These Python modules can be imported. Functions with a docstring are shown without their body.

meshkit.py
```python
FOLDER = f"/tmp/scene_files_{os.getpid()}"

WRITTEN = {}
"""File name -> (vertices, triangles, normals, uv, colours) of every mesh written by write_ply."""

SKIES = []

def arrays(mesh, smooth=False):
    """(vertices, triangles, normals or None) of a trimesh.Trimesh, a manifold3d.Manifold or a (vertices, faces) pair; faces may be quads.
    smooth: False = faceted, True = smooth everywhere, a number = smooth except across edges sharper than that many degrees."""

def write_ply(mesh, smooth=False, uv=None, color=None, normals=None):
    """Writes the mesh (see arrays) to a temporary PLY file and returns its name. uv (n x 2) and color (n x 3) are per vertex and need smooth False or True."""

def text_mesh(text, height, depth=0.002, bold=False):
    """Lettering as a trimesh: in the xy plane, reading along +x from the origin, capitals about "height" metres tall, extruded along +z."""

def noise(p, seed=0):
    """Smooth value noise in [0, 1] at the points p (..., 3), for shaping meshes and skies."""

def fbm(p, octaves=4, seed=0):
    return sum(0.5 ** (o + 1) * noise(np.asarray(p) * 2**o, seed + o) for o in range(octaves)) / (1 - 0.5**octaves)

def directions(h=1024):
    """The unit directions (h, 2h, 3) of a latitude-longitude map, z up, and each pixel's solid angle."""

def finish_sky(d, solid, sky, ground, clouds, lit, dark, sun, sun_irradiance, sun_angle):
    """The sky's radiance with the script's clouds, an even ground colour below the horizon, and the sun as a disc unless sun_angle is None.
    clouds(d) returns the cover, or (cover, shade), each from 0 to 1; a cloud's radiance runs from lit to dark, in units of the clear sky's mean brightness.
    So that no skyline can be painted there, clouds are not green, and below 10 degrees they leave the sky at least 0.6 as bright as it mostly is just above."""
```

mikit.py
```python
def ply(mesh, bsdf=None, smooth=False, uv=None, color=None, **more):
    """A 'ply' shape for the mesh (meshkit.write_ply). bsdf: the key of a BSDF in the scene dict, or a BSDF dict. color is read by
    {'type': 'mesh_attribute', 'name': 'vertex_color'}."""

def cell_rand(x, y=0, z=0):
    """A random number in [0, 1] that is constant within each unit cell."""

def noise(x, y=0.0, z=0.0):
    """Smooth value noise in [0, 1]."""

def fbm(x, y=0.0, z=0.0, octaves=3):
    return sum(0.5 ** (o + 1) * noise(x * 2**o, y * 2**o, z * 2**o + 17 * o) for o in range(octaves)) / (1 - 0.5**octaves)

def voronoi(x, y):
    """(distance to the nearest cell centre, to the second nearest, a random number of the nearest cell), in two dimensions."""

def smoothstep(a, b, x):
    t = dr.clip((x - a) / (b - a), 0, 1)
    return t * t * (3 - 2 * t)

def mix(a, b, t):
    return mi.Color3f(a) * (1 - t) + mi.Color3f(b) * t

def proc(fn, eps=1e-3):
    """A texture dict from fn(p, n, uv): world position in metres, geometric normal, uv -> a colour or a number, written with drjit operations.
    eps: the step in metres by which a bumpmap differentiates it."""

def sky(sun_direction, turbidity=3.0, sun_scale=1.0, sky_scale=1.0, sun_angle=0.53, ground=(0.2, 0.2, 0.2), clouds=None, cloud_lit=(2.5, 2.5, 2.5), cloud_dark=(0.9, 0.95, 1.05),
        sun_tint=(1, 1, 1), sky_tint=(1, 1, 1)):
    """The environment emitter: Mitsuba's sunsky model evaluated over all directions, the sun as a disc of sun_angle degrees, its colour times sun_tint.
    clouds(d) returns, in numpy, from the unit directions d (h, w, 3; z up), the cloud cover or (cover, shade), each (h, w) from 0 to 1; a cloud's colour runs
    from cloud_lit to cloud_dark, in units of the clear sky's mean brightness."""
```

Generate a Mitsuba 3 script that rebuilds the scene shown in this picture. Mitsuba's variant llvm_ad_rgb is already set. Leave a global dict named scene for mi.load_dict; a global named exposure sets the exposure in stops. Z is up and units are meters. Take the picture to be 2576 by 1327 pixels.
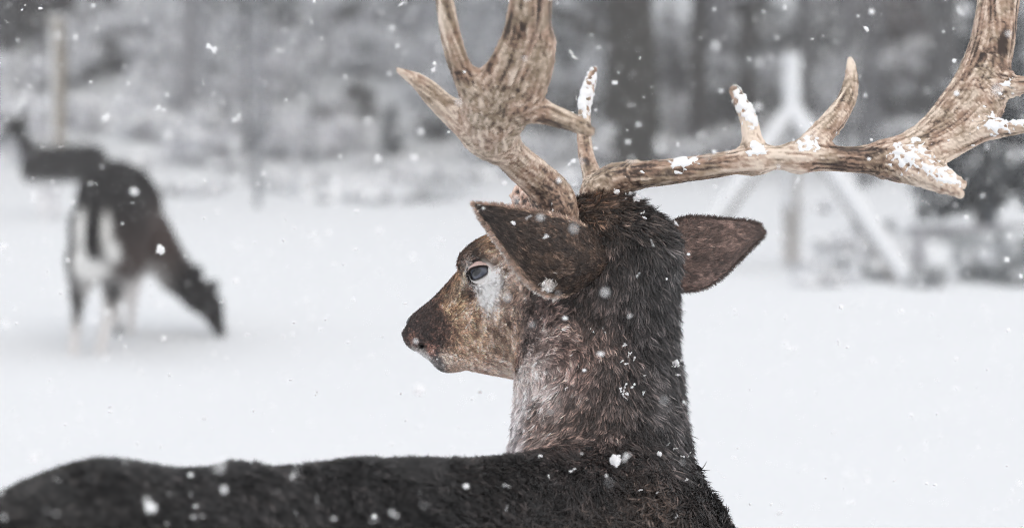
import math, os, random
import numpy as np, trimesh, mitsuba as mi, mikit, meshkit
from scipy.spatial import cKDTree
T = mi.ScalarTransform4f
scene, labels = {'type': 'scene'}, {}
rs = np.random.RandomState(7)

# ------------------------------------------------------------------ camera, sky, exposure
IW, IH, FOV, EYE = 2576.0, 1327.0, 26.2, 1.385
TAN = math.tan(math.radians(FOV / 2))
FOCUS = 2.60
pitch = math.atan((IH / 2 - 141) / (IW / 2) * TAN)
CAM = np.array([0, 0, EYE])
FWD = np.array([0, math.cos(pitch), -math.sin(pitch)])
UPV = np.array([0, math.sin(pitch), math.cos(pitch)])
RGT = np.array([1.0, 0, 0])
scene['camera'] = {'type': 'thinlens', 'fov': FOV, 'fov_axis': 'x', 'aperture_radius': 0.0108, 'focus_distance': FOCUS,
                   'near_clip': 0.05, 'far_clip': 600.0,
                   'to_world': T().look_at(origin=CAM.tolist(), target=(CAM + FWD).tolist(), up=[0, 0, 1])}
scene['air'] = {'type': 'homogeneous', 'albedo': 0.95, 'sigma_t': 0.0038}
scene['camera']['medium'] = {'type': 'ref', 'id': 'air'}
scene['sky_light'] = mikit.sky((0.3, -0.75, 0.62), turbidity=4, sun_scale=0.08, sun_angle=45, clouds=lambda d: 1.0, ground=(0.7, 0.7, 0.72),
                               cloud_lit=(2.16, 2.2, 2.28), cloud_dark=(1.48, 1.52, 1.6))
exposure = 2.2


def P(x, y, d):
    """The point d metres in front of the camera that stands at (x, y) of the 2576 pixel wide photograph (used to lay the place out)."""
    return CAM + d * (FWD + RGT * ((x - IW / 2) / (IW / 2) * TAN) + UPV * ((IH / 2 - y) / (IW / 2) * TAN))


def to_px(p):
    q = np.asarray(p) - CAM
    d = q @ FWD
    return IW / 2 + (q @ RGT) / d * IW / 2 / TAN, IH / 2 - (q @ UPV) / d * IW / 2 / TAN


def PX(d):
    """metres per photo pixel at depth d"""
    return d * TAN / (IW / 2)


def on_ground(x, y, z=0.0):
    r = P(x, y, 1.0) - CAM
    return CAM + r * ((z - EYE) / r[2])


def lin(*c):
    c = np.asarray(c, float) / 255
    return np.where(c < 0.04045, c / 12.92, ((c + 0.055) / 1.055) ** 2.4)


def sstep(a, b, x):
    t = np.clip((x - a) / (b - a), 0, 1)
    return t * t * (3 - 2 * t)


# ------------------------------------------------------------------ materials
def vcol(rough, spec=0.3, **more):
    return {'type': 'twosided', 'bsdf': {'type': 'principled', 'base_color': {'type': 'mesh_attribute', 'name': 'vertex_color'}, 'roughness': rough, 'specular': spec, **more}}


scene['mat_fur'] = vcol(0.55, 0.35)
scene['mat_skin'] = vcol(0.8, 0.2)
scene['mat_antler'] = vcol(0.55, 0.4)
scene['mat_plain'] = vcol(0.85, 0.2)
scene['mat_snow'] = {'type': 'twosided', 'bsdf': {'type': 'diffuse', 'reflectance': {'type': 'rgb', 'value': [0.88, 0.89, 0.905]}}}
scene['mat_ground'] = {'type': 'twosided', 'bsdf': {'type': 'diffuse', 'reflectance': {'type': 'rgb', 'value': [0.715, 0.73, 0.748]}}}
scene['mat_flake'] = {'type': 'principledthin', 'base_color': {'type': 'rgb', 'value': [0.98, 0.98, 0.985]}, 'roughness': 0.7, 'diff_trans': 1.0, 'spec_trans': 0.0}
scene['mat_eye'] = {'type': 'principled', 'base_color': {'type': 'mesh_attribute', 'name': 'vertex_color'}, 'roughness': 0.08, 'specular': 0.5, 'clearcoat': 1.0, 'clearcoat_gloss': 0.95}


def add(key, mesh, mat, color=None, smooth=True, normals=None, label=None, cat=None, group=None, kind=None):
    if normals is not None:
        v, f = mesh
        scene[key] = {'type': 'ply', 'filename': meshkit.write_ply((v, f), False, None, color, normals=normals), 'face_normals': False, 'bsdf': {'type': 'ref', 'id': mat}}
    else:
        scene[key] = mikit.ply(mesh, mat, smooth=smooth, color=color)
    tag(key, label, cat, group, kind)
    return key


def tag(key, label=None, cat=None, group=None, kind=None):
    e = {k: v for k, v in (('label', label), ('category', cat), ('group', group), ('kind', kind)) if v}
    if e:
        labels[key] = e


COUNT = {}


def numbered(name):
    n = COUNT.get(name, 0)
    COUNT[name] = n + 1
    return name if n == 0 else f'{name}_{n:03d}'


# ------------------------------------------------------------------ distance fields -> meshes
def cone(p, a, b, ra, rb):
    a, b = np.asarray(a, float), np.asarray(b, float)
    ba = b - a
    t = np.clip(((p - a) @ ba) / max(ba @ ba, 1e-12), 0, 1)
    return np.linalg.norm(p - a - t[:, None] * ba, axis=1) - (ra + (rb - ra) * t)


def ell(p, c, axes, r):
    """ellipsoid: axes = rows of orthonormal directions, r = radii"""
    q = (p - np.asarray(c)) @ np.asarray(axes).T / np.asarray(r)
    k = np.linalg.norm(q, axis=1)
    g = np.linalg.norm(q / np.asarray(r), axis=1) + 1e-9
    return k * (k - 1) / g


def smin(a, b, k):
    h = np.clip(0.5 + 0.5 * (b - a) / k, 0, 1)
    return b * (1 - h) + a * h - k * h * (1 - h)


def chain(p, pts, rad, k=None):
    d = None
    for i in range(len(pts) - 1):
        e = cone(p, pts[i], pts[i + 1], rad[i], rad[i + 1])
        d = e if d is None else (np.minimum(d, e) if k is None else smin(d, e, k))
    return d


def surface(fn, lo, hi, h, project=2):
    """Surface nets of fn(points) < 0 on a grid of step h, the grid refined only near the surface."""
    lo, hi = np.asarray(lo, float), np.asarray(hi, float)
    n = (np.ceil((hi - lo) / (4 * h)).astype(int) + 1)
    ax = [lo[k] + 4 * h * np.arange(n[k]) for k in range(3)]
    big = np.stack(np.meshgrid(*ax, indexing='ij'), -1).reshape(-1, 3)
    coarse = fn(big + 1.5 * h).reshape(n)
    fine = np.repeat(np.repeat(np.repeat(coarse, 4, 0), 4, 1), 4, 2).astype(np.float32)
    near = np.abs(fine) < 7.5 * h
    ijk = np.argwhere(near)
    vals = np.empty(len(ijk), np.float32)
    for s in range(0, len(ijk), 400000):
        vals[s:s + 400000] = fn(lo + ijk[s:s + 400000] * h)
    fine[near] = vals
    g = fine
    inside = g < 0
    c = [inside[a:a + g.shape[0] - 1, b:b + g.shape[1] - 1, d:d + g.shape[2] - 1] for a in (0, 1) for b in (0, 1) for d in (0, 1)]
    s = sum(x.astype(np.int8) for x in c)
    cells = np.argwhere((s > 0) & (s < 8))
    corner = np.array([[a, b, d] for a in (0, 1) for b in (0, 1) for d in (0, 1)])
    cv = np.stack([g[cells[:, 0] + k[0], cells[:, 1] + k[1], cells[:, 2] + k[2]] for k in corner], 1)
    acc, cnt = np.zeros((len(cells), 3)), np.zeros(len(cells))
    for i in range(8):
        for j in range(i + 1, 8):
            if np.abs(corner[i] - corner[j]).sum() == 1:
                m = (cv[:, i] < 0) != (cv[:, j] < 0)
                t = cv[m, i] / (cv[m, i] - cv[m, j])
                acc[m] += corner[i] + t[:, None] * (corner[j] - corner[i])
                cnt[m] += 1
    v = lo + (cells + acc / cnt[:, None]) * h
    idx = -np.ones(np.array(g.shape), np.int32)
    idx[cells[:, 0], cells[:, 1], cells[:, 2]] = np.arange(len(cells))
    quads = []
    for a in range(3):
        o = [(1, 0, 0), (0, 1, 0), (0, 0, 1)][a]
        m = inside[:g.shape[0] - o[0], :g.shape[1] - o[1], :g.shape[2] - o[2]] != inside[o[0]:, o[1]:, o[2]:]
        e = np.argwhere(m)
        e = e[(e > 0).all(1)]
        b, c2 = [(1, 2), (2, 0), (0, 1)][a]
        q = []
        for db, dc in ((0, 0), (1, 0), (1, 1), (0, 1)):
            f = e.copy()
            f[:, b] -= db
            f[:, c2] -= dc
            q.append(idx[f[:, 0], f[:, 1], f[:, 2]])
        q = np.stack(q, 1)
        flip = ~inside[e[:, 0], e[:, 1], e[:, 2]]
        q[flip] = q[flip][:, ::-1]
        quads.append(q[(q >= 0).all(1)])
    q = np.vstack(quads)
    for _ in range(project):
        d = fn(v)
        gr = np.stack([fn(v + np.eye(3)[k] * h * 0.3) - d for k in range(3)], 1) / (h * 0.3)
        v = v - np.clip(d, -h, h)[:, None] * gr / np.maximum((gr ** 2).sum(1), 0.2)[:, None]
    f = np.vstack([q[:, [0, 1, 2]], q[:, [0, 2, 3]]])
    return trimesh.Trimesh(v, f[:, ::-1] if signed(v, f) < 0 else f, process=False)


def signed(v, f):
    return float(np.einsum('ij,ij->', v[f[:, 0]], np.cross(v[f[:, 1]], v[f[:, 2]])))


def normals_of(v, f):
    n = np.zeros_like(v)
    fn_ = np.cross(v[f[:, 1]] - v[f[:, 0]], v[f[:, 2]] - v[f[:, 0]])
    for k in range(3):
        np.add.at(n, f[:, k], fn_)
    return n / np.maximum(np.linalg.norm(n, axis=1, keepdims=True), 1e-12)


def unit(a):
    a = np.asarray(a, float)
    return a / np.maximum(np.linalg.norm(a, axis=-1, keepdims=True), 1e-12)


def tube_mesh(pts, rad, sides=8, cap=True):
    p = np.asarray(pts, float)
    t = unit(np.gradient(p, axis=0))
    a = unit(np.cross(t, np.where(np.abs(t[:, 2:]) < 0.9, [0, 0, 1.0], [1.0, 0, 0])))
    b = np.cross(t, a)
    ang = np.arange(sides) * 2 * np.pi / sides
    rad = np.broadcast_to(rad, (len(p),))
    v = (p[:, None] + rad[:, None, None] * (np.cos(ang)[None, :, None] * a[:, None] + np.sin(ang)[None, :, None] * b[:, None])).reshape(-1, 3)
    i, j = np.meshgrid(np.arange(len(p) - 1), np.arange(sides), indexing='ij')
    q = np.stack([i * sides + j, i * sides + (j + 1) % sides, (i + 1) * sides + (j + 1) % sides, (i + 1) * sides + j], -1).reshape(-1, 4)
    f = np.vstack([q[:, [0, 1, 2]], q[:, [0, 2, 3]]])
    if cap:
        n0 = len(v)
        v = np.vstack([v, p[:1], p[-1:]])
        jj = np.arange(sides)
        f = np.vstack([f, np.stack([jj * 0 + n0, (jj + 1) % sides, jj], 1), np.stack([jj * 0 + n0 + 1, (len(p) - 1) * sides + jj, (len(p) - 1) * sides + (jj + 1) % sides], 1)])
    return v, f


def join(parts):
    vs, fs, at = [], [], 0
    for v, f in parts:
        vs.append(v)
        fs.append(np.asarray(f) + at)
        at += len(v)
    return np.vstack(vs), np.vstack(fs)


def catmull(pts, n):
    """a smooth curve of n points through pts (rows may hold radii too)"""
    from scipy.interpolate import PchipInterpolator, CubicSpline
    pts = np.asarray(pts, float)
    s = np.concatenate([[0], np.cumsum(np.linalg.norm(np.diff(pts[:, :3], axis=0), axis=1))])
    u = np.linspace(0, s[-1], n)
    out = CubicSpline(s, pts[:, :3])(u)
    if pts.shape[1] > 3:
        out = np.hstack([out, PchipInterpolator(s, pts[:, 3:])(u)])
    return out

# ------------------------------------------------------------------ the ground: one snow sheet, rising behind the wood's edge
TRACKS = []
_r = np.random.RandomState(12)
for _k in range(4):  # lines of old hoof prints
    _a, _p = _r.uniform(-.6, .6), np.array([_r.uniform(-1.5, 2.2), _r.uniform(4.0, 8.0)])
    for _j in range(16):
        TRACKS.append(_p + .42 * _j * np.array([math.cos(_a), math.sin(_a)]) + _r.normal(0, .06, 2))
TRACKS = np.array(TRACKS)


def tracks(x, y):
    sh = np.shape(x)
    q = np.stack([np.ravel(x), np.ravel(y)], 1)
    d, _ = cKDTree(TRACKS).query(q)
    return (-.07 * np.exp(-(d / .10) ** 2) + .02 * np.exp(-((d - .17) / .07) ** 2)).reshape(sh)


def ground_z(x, y):
    x, y = np.asarray(x, float), np.asarray(y, float)
    p = np.stack([x, y, 0 * x], -1)
    z = 0.10 * (meshkit.fbm(p * 0.22 + 3.1, 3, 5) - 0.5) + 0.055 * (meshkit.fbm(p * 1.3, 3, 9) - 0.5) + tracks(x, y)
    edge = 25.0 + 1.5 * np.sin(x * 0.35)
    rise = np.maximum(y - edge, 0)
    return z * sstep(1.0, 6.0, np.hypot(x, y)) + 0.23 * rise ** 2 / (rise + 5.0) + 0.5 * (meshkit.fbm(p * 0.45, 3, 2) - 0.5) * sstep(0, 6, rise)


def on_bank(x, y):
    """where the line of sight through photo pixel (x, y) meets the snow"""
    r = P(x, y, 1.0) - CAM
    t = np.linspace(3, 90, 4000)
    q = CAM + r * t[:, None]
    k = np.flatnonzero(q[:, 2] < ground_z(q[:, 0], q[:, 1]))
    return q[k[0]] if len(k) else q[-1]


def make_ground():
    r = 0.4 * (900.0) ** (np.arange(260) / 259.0)
    a = np.linspace(0, 2 * np.pi, 500, endpoint=False)
    # finer where the lens looks (towards +y)
    a = np.pi / 2 + np.sign(np.linspace(-1, 1, 501)[:-1]) * np.abs(np.linspace(-1, 1, 501)[:-1]) ** 1.7 * np.pi
    R, A = np.meshgrid(r, a, indexing='ij')
    x, y = R * np.cos(A), R * np.sin(A)
    v = np.stack([x, y, ground_z(x, y)], -1).reshape(-1, 3)
    n = len(a)
    i, j = np.meshgrid(np.arange(len(r) - 1), np.arange(n), indexing='ij')
    q = np.stack([i * n + j, (i + 1) * n + j, (i + 1) * n + (j + 1) % n, i * n + (j + 1) % n], -1).reshape(-1, 4)
    f = np.vstack([q[:, [0, 1, 2]], q[:, [0, 2, 3]]])
    c = len(v)
    v = np.vstack([v, [[0, 0, float(v[:n, 2].mean())]]])
    f = np.vstack([f, np.stack([np.arange(n), (np.arange(n) + 1) % n, np.full(n, c)], 1)])
    return v, f


add('snowy_ground', make_ground(), 'mat_ground', label='snow covered meadow rising into a wooded bank behind', kind='structure')

# ------------------------------------------------------------------ the fallow buck
YAW, HP = math.radians(38), math.radians(27)
O = P(1490, 530, 2.62)
HF = np.array([-math.cos(YAW) * math.cos(HP), math.sin(YAW) * math.cos(HP), -math.sin(HP)])
HL = np.array([-math.sin(YAW), -math.cos(YAW), 0])
HU = np.cross(HF, HL)
HU = HU if HU[2] > 0 else -HU


def hd(F, L, U):
    return O + F * HF + L * HL + U * HU


def hl(p):
    q = np.asarray(p) - O
    return np.stack([q @ HF, q @ HL, q @ HU], -1)


SEC_F = np.array([-.06, -.03, 0, .05, .10, .146, .19, .231, .27, .306, .325])
SEC_T = np.array([-.045, -.018, .004, .028, .034, .032, .022, .012, .003, -.002, -.009])
SEC_B = np.array([-.11, -.13, -.142, -.152, -.155, -.150, -.138, -.117, -.094, -.070, -.048])
SEC_W = np.array([.034, .048, .054, .056, .056, .052, .043, .035, .031, .027, .020])


def head_sdf(p):
    from scipy.interpolate import PchipInterpolator
    q = hl(p)
    F = np.clip(q[:, 0], SEC_F[0], SEC_F[-1])
    t, b, w = (PchipInterpolator(SEC_F, s)(F) for s in (SEC_T, SEC_B, SEC_W))
    uc, h = (t + b) / 2, (t - b) / 2
    un = (q[:, 2] - uc) / h
    ww = w * (1 - 0.16 * np.clip(-un, -0.6, 1.2))
    k = (np.abs(q[:, 1] / ww) ** 2.3 + np.abs(un) ** 2.3) ** (1 / 2.3)
    d = (k - 1) * np.minimum(ww, h) * 0.9
    out = np.maximum(q[:, 0] - SEC_F[-1], SEC_F[0] - q[:, 0])
    r = np.minimum(ww, h)
    return np.where(out > 0, np.sqrt(np.maximum(d + r, 0) ** 2 + (out * 1.6) ** 2) - r, d)


def solve_head(x, y, L):
    """the head point of lateral offset L seen at photo pixel (x, y)"""
    from scipy.optimize import fsolve
    def err(s):
        a = to_px(hd(s[0], L, s[1]))
        return [a[0] - x, a[1] - y]
    s = fsolve(err, [0.13, 0.0])
    return np.array([s[0], L, s[1]])


EYE_H = solve_head(1213, 682, 0.047)
AX = np.stack([HF, HL, HU])
WITH, MIDB, HIP, TAILB = P(1490, 1150, 2.50), P(900, 1198, 2.24), P(250, 1216, 1.98), P(-80, 1405, 1.84)
DZ = np.array([0, 0, 1.0])
BD = unit((WITH - HIP) * [1, 1, 0])
BS = np.array([-BD[1], BD[0], 0])
CHEST = WITH - DZ * 0.20
RIGHTE = to_px(CHEST)


def neck_sdf(p):
    d = chain(p, [P(1522, 650, 2.62), P(1505, 800, 2.62), P(1500, 970, 2.61), P(1505, 1120, 2.60), P(1520, 1300, 2.57)], [.054, .084, .091, .096, .105], 0.02)
    return smin(d, cone(p, hd(-.01, 0, -.05), P(1552, 700, 2.61), .048, .050), .04)


def trunk_sdf(p):
    a = CHEST - BD * 0.01
    d = smin(ell(p, a, [BD, BS, DZ], (.23, .16, .205)), ell(p, MIDB - DZ * .19, [BD, BS, DZ], (.34, .165, .185)), .08)
    d = smin(d, ell(p, HIP - DZ * .185 - BD * .02, [BD, BS, DZ], (.24, .165, .185)), .06)
    d = smin(d, chain(p, [HIP - DZ * .035, P(600, 1193, 2.11) - DZ * .03, P(900, 1196, 2.24) - DZ * .03, WITH - DZ * .05], [.03, .034, .034, .04], .02), .05)
    d = smin(d, cone(p, HIP - DZ * .05, TAILB, .045, .03), .06)
    # legs, standing in the snow
    for s in (1, -1):
        sh = CHEST - DZ * .05 + BS * .10 * s + BD * .06
        ft = np.array([*(CHEST + BS * .09 * s + BD * .04)[:2], 0.0])
        d = smin(d, chain(p, [sh, ft + DZ * .36, ft + DZ * .33, ft - DZ * .02], [.075, .032, .028, .02], .02), .05)
        hp = HIP - DZ * .20 - BD * .08 + BS * .09 * s
        hk = np.array([*(HIP - BD * .24 + BS * .10 * s)[:2], 0.40])
        hf = np.array([*(HIP - BD * .19 + BS * .10 * s)[:2], -0.02])
        d = smin(d, chain(p, [hp, HIP - DZ * .36 - BD * .02 + BS * .1 * s, hk, hf], [.12, .07, .03, .02], .03), .06)
    return d


BROW = solve_head(1200, 640, 0.045)


def buck_sdf(p):
    d = head_sdf(p)
    # brow ridge over the eye, eye bulge, hollow before the eye, cheek
    for s in (1, -1):
        e = EYE_H * [1, s, 1]
        d = smin(d, ell(p, hd(e[0] + .002, e[1] - s * .012, e[2] + .022), AX, (.034, .020, .015)), .016)
        d = smin(d, ell(p, hd(e[0], e[1] - s * .010, e[2] - .001), AX, (.028, .022, .021)), .010)
        d = -smin(-d, ell(p, hd(e[0] + .045, .052 * s, e[2] - .020), AX, (.026, .014, .012)), .010)
        d = -smin(-d, ell(p, hd(e[0] + .003, e[1] + s * .0085, e[2] - .001), AX, (.0185, .012, .0135)), .003)
        d = smin(d, ell(p, hd(.10, .036 * s, -.085), AX, (.06, .026, .05)), .03)
        # nostril
        d = -smin(-d, cone(p, hd(.327, .017 * s, -.012), hd(.311, .021 * s, -.009), .0055, .0045), .003)
    # mouth line
    mo = np.full(len(p), 9.0)
    for s in (1, -1):
        mo = np.minimum(mo, chain(p, [hd(.320, 0, -.040), hd(.300, .027 * s, -.050), hd(.255, .031 * s, -.067)], [.0045, .0045, .003]))
    d = smin(d, ell(p, hd(.280, 0, -.074), AX, (.026, .019, .017)), .012)
    d = -smin(-d, mo, .004)
    d = smin(d, neck_sdf(p), .03)
    return smin(d, trunk_sdf(p), .036)


body = surface(buck_sdf, [-.98, min(TAILB[1], HIP[1]) - .35, -.03], [.62, 3.05, O[2] + .10], 0.0048)
BODY_V, BODY_F = np.asarray(body.vertices), np.asarray(body.faces)


def grad_normals(v, fn, e=0.002):
    return unit(np.stack([fn(v + np.eye(3)[k] * e) - fn(v - np.eye(3)[k] * e) for k in range(3)], 1))


BODY_N = grad_normals(BODY_V, buck_sdf)

# ------------------------------------------------------------------ antlers: chains of round cones, smoothly joined, then grooved
def px_chain(rows):
    """rows (x, y, depth, width in photo pixels) -> smooth points with radii"""
    a = np.array([[*P(x, y, d), w * PX(d) / 2] for x, y, d, w in rows])
    return catmull(a, int(2.2 * len(a)))


def antler_mesh(strokes, h, ks):
    chains = [px_chain(s) for s in strokes]

    def fn(p):
        d = None
        for c, k in zip(chains, ks):
            e = chain(p, c[:, :3], c[:, 3])
            d = e if d is None else smin(d, e, k)
        return d
    allp = np.vstack(chains)
    lo, hi = (allp[:, :3] - allp[:, 3:]).min(0) - .012, (allp[:, :3] + allp[:, 3:]).max(0) + .012
    net = surface(fn, lo, hi, h)
    v = np.asarray(net.vertices)
    n = grad_normals(v, fn, .001)
    best, off, arc, rad, tip = np.full(len(v), 9.0), np.zeros((len(v), 3)), np.zeros(len(v)), np.zeros(len(v)), np.zeros(len(v))
    for ci, c in enumerate(chains):
        d = np.concatenate([[0], np.cumsum(np.linalg.norm(np.diff(c[:, :3], axis=0), axis=1))])
        for i in range(len(c) - 1):
            a, b = c[i, :3], c[i + 1, :3]
            u = np.clip((v - a) @ (b - a) / ((b - a) @ (b - a)), 0, 1)
            o = v - a - u[:, None] * (b - a)
            r = c[i, 3] + (c[i + 1, 3] - c[i, 3]) * u
            e = np.linalg.norm(o, axis=1) - r
            m = e < best
            best[m], off[m], arc[m], rad[m], tip[m] = e[m], o[m], (d[i] + u * (d[i + 1] - d[i]))[m], r[m], ci
    streak = off + (arc * .085)[:, None] * np.array([.6, .5, .62]) + tip[:, None] * .37
    g1 = meshkit.fbm(streak * 330 + 11, 3, 3)
    g2 = meshkit.fbm(streak * 130 + 4, 3, 8)
    knob = meshkit.fbm(v * 150, 2, 6)
    v2 = v + n * ((g2 - .5) * .0042 + (g1 - .5) * .0026 + np.maximum(knob - .68, 0) * .008)[:, None]
    return v2, np.asarray(net.faces), dict(streak=streak, g1=g1, g2=g2, n=n, rad=rad, p=v)


def antler_color(info, dark_at, pale_at, soft=1.0):
    p, g1, g2 = info['p'], info['g1'], info['g2']
    big = meshkit.fbm(p * 26, 3, 4)
    speck = meshkit.fbm(p * 330, 2, 14)
    fine = meshkit.fbm(info['streak'] * 420, 2, 12)
    wide = sstep(.014, .024, info['rad'])
    mot = meshkit.fbm(p * 120, 3, 19)
    tone = .55 + (1.0 - .55 * wide) * (g2 - .5) + (1.2 - .4 * wide) * (g1 - .5) + .6 * (big - .5) + 1.5 * (fine - .5) + (.7 + .3 * wide) * (speck - .5) + (.3 + .35 * wide) * (mot - .5)
    tone = .53 + (tone - .53) * soft
    for q, s, a in dark_at + pale_at:
        tone = tone + a * np.exp(-(np.linalg.norm(p - q, axis=1) / s) ** 2)
    tone = np.clip(tone, 0, 1)
    warm = sstep(.35, .65, meshkit.fbm(p * 38 + 9, 3, 21))[:, None]
    dk, mdw, mdg, lt = lin(54, 41, 35), lin(160, 131, 112), lin(150, 131, 111), lin(226, 210, 194)
    md = mdw * warm + mdg * (1 - warm)
    tn = tone[:, None]
    c = np.where(tn < .45, dk + (md - dk) * (tn / .45) ** 1.1, md + (lt - md) * ((tn - .45) / .55) ** 1.3)
    return c * 1.02


# the near (left) antler leans towards the lens, the far (right) one spreads level with the head
L_STROKES = [
    [(1402, 545, 2.57, 92), (1385, 490, 2.56, 98), (1332, 433, 2.53, 88), (1277, 383, 2.48, 86), (1238, 330, 2.43, 96), (1228, 270, 2.38, 110), (1255, 200, 2.34, 92), (1300, 110, 2.31, 84), (1322, 20, 2.28, 82), (1335, -90, 2.25, 80), (1345, -230, 2.22, 70), (1330, -330, 2.2, 30)],
    [(1236, 330, 2.42, 100), (1300, 200, 2.36, 70), (1348, 110, 2.34, 72), (1352, 20, 2.31, 70), (1375, -90, 2.28, 70), (1400, -230, 2.26, 60), (1410, -320, 2.25, 24)],
    [(1240, 300, 2.42, 90), (1190, 240, 2.37, 62), (1160, 180, 2.34, 56), (1133, 90, 2.32, 52), (1118, 0, 2.30, 46), (1108, -90, 2.28, 30), (1104, -150, 2.27, 12)],
    [(1255, 360, 2.45, 80), (1200, 335, 2.42, 70), (1148, 295, 2.41, 60), (1100, 250, 2.40, 54), (1055, 208, 2.39, 40), (1020, 186, 2.385, 24), (1000, 175, 2.38, 13)],
    [(1262, 290, 2.40, 100), (1325, 275, 2.39, 70), (1375, 285, 2.38, 56), (1425, 303, 2.37, 50), (1462, 318, 2.36, 42), (1486, 330, 2.355, 24)],
    [(1310, 255, 2.37, 60), (1350, 215, 2.36, 55), (1362, 170, 2.35, 54), (1362, 110, 2.34, 50)],
    [(1402, 542, 2.57, 104), (1392, 508, 2.56, 110), (1385, 492, 2.56, 100)],
]
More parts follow.
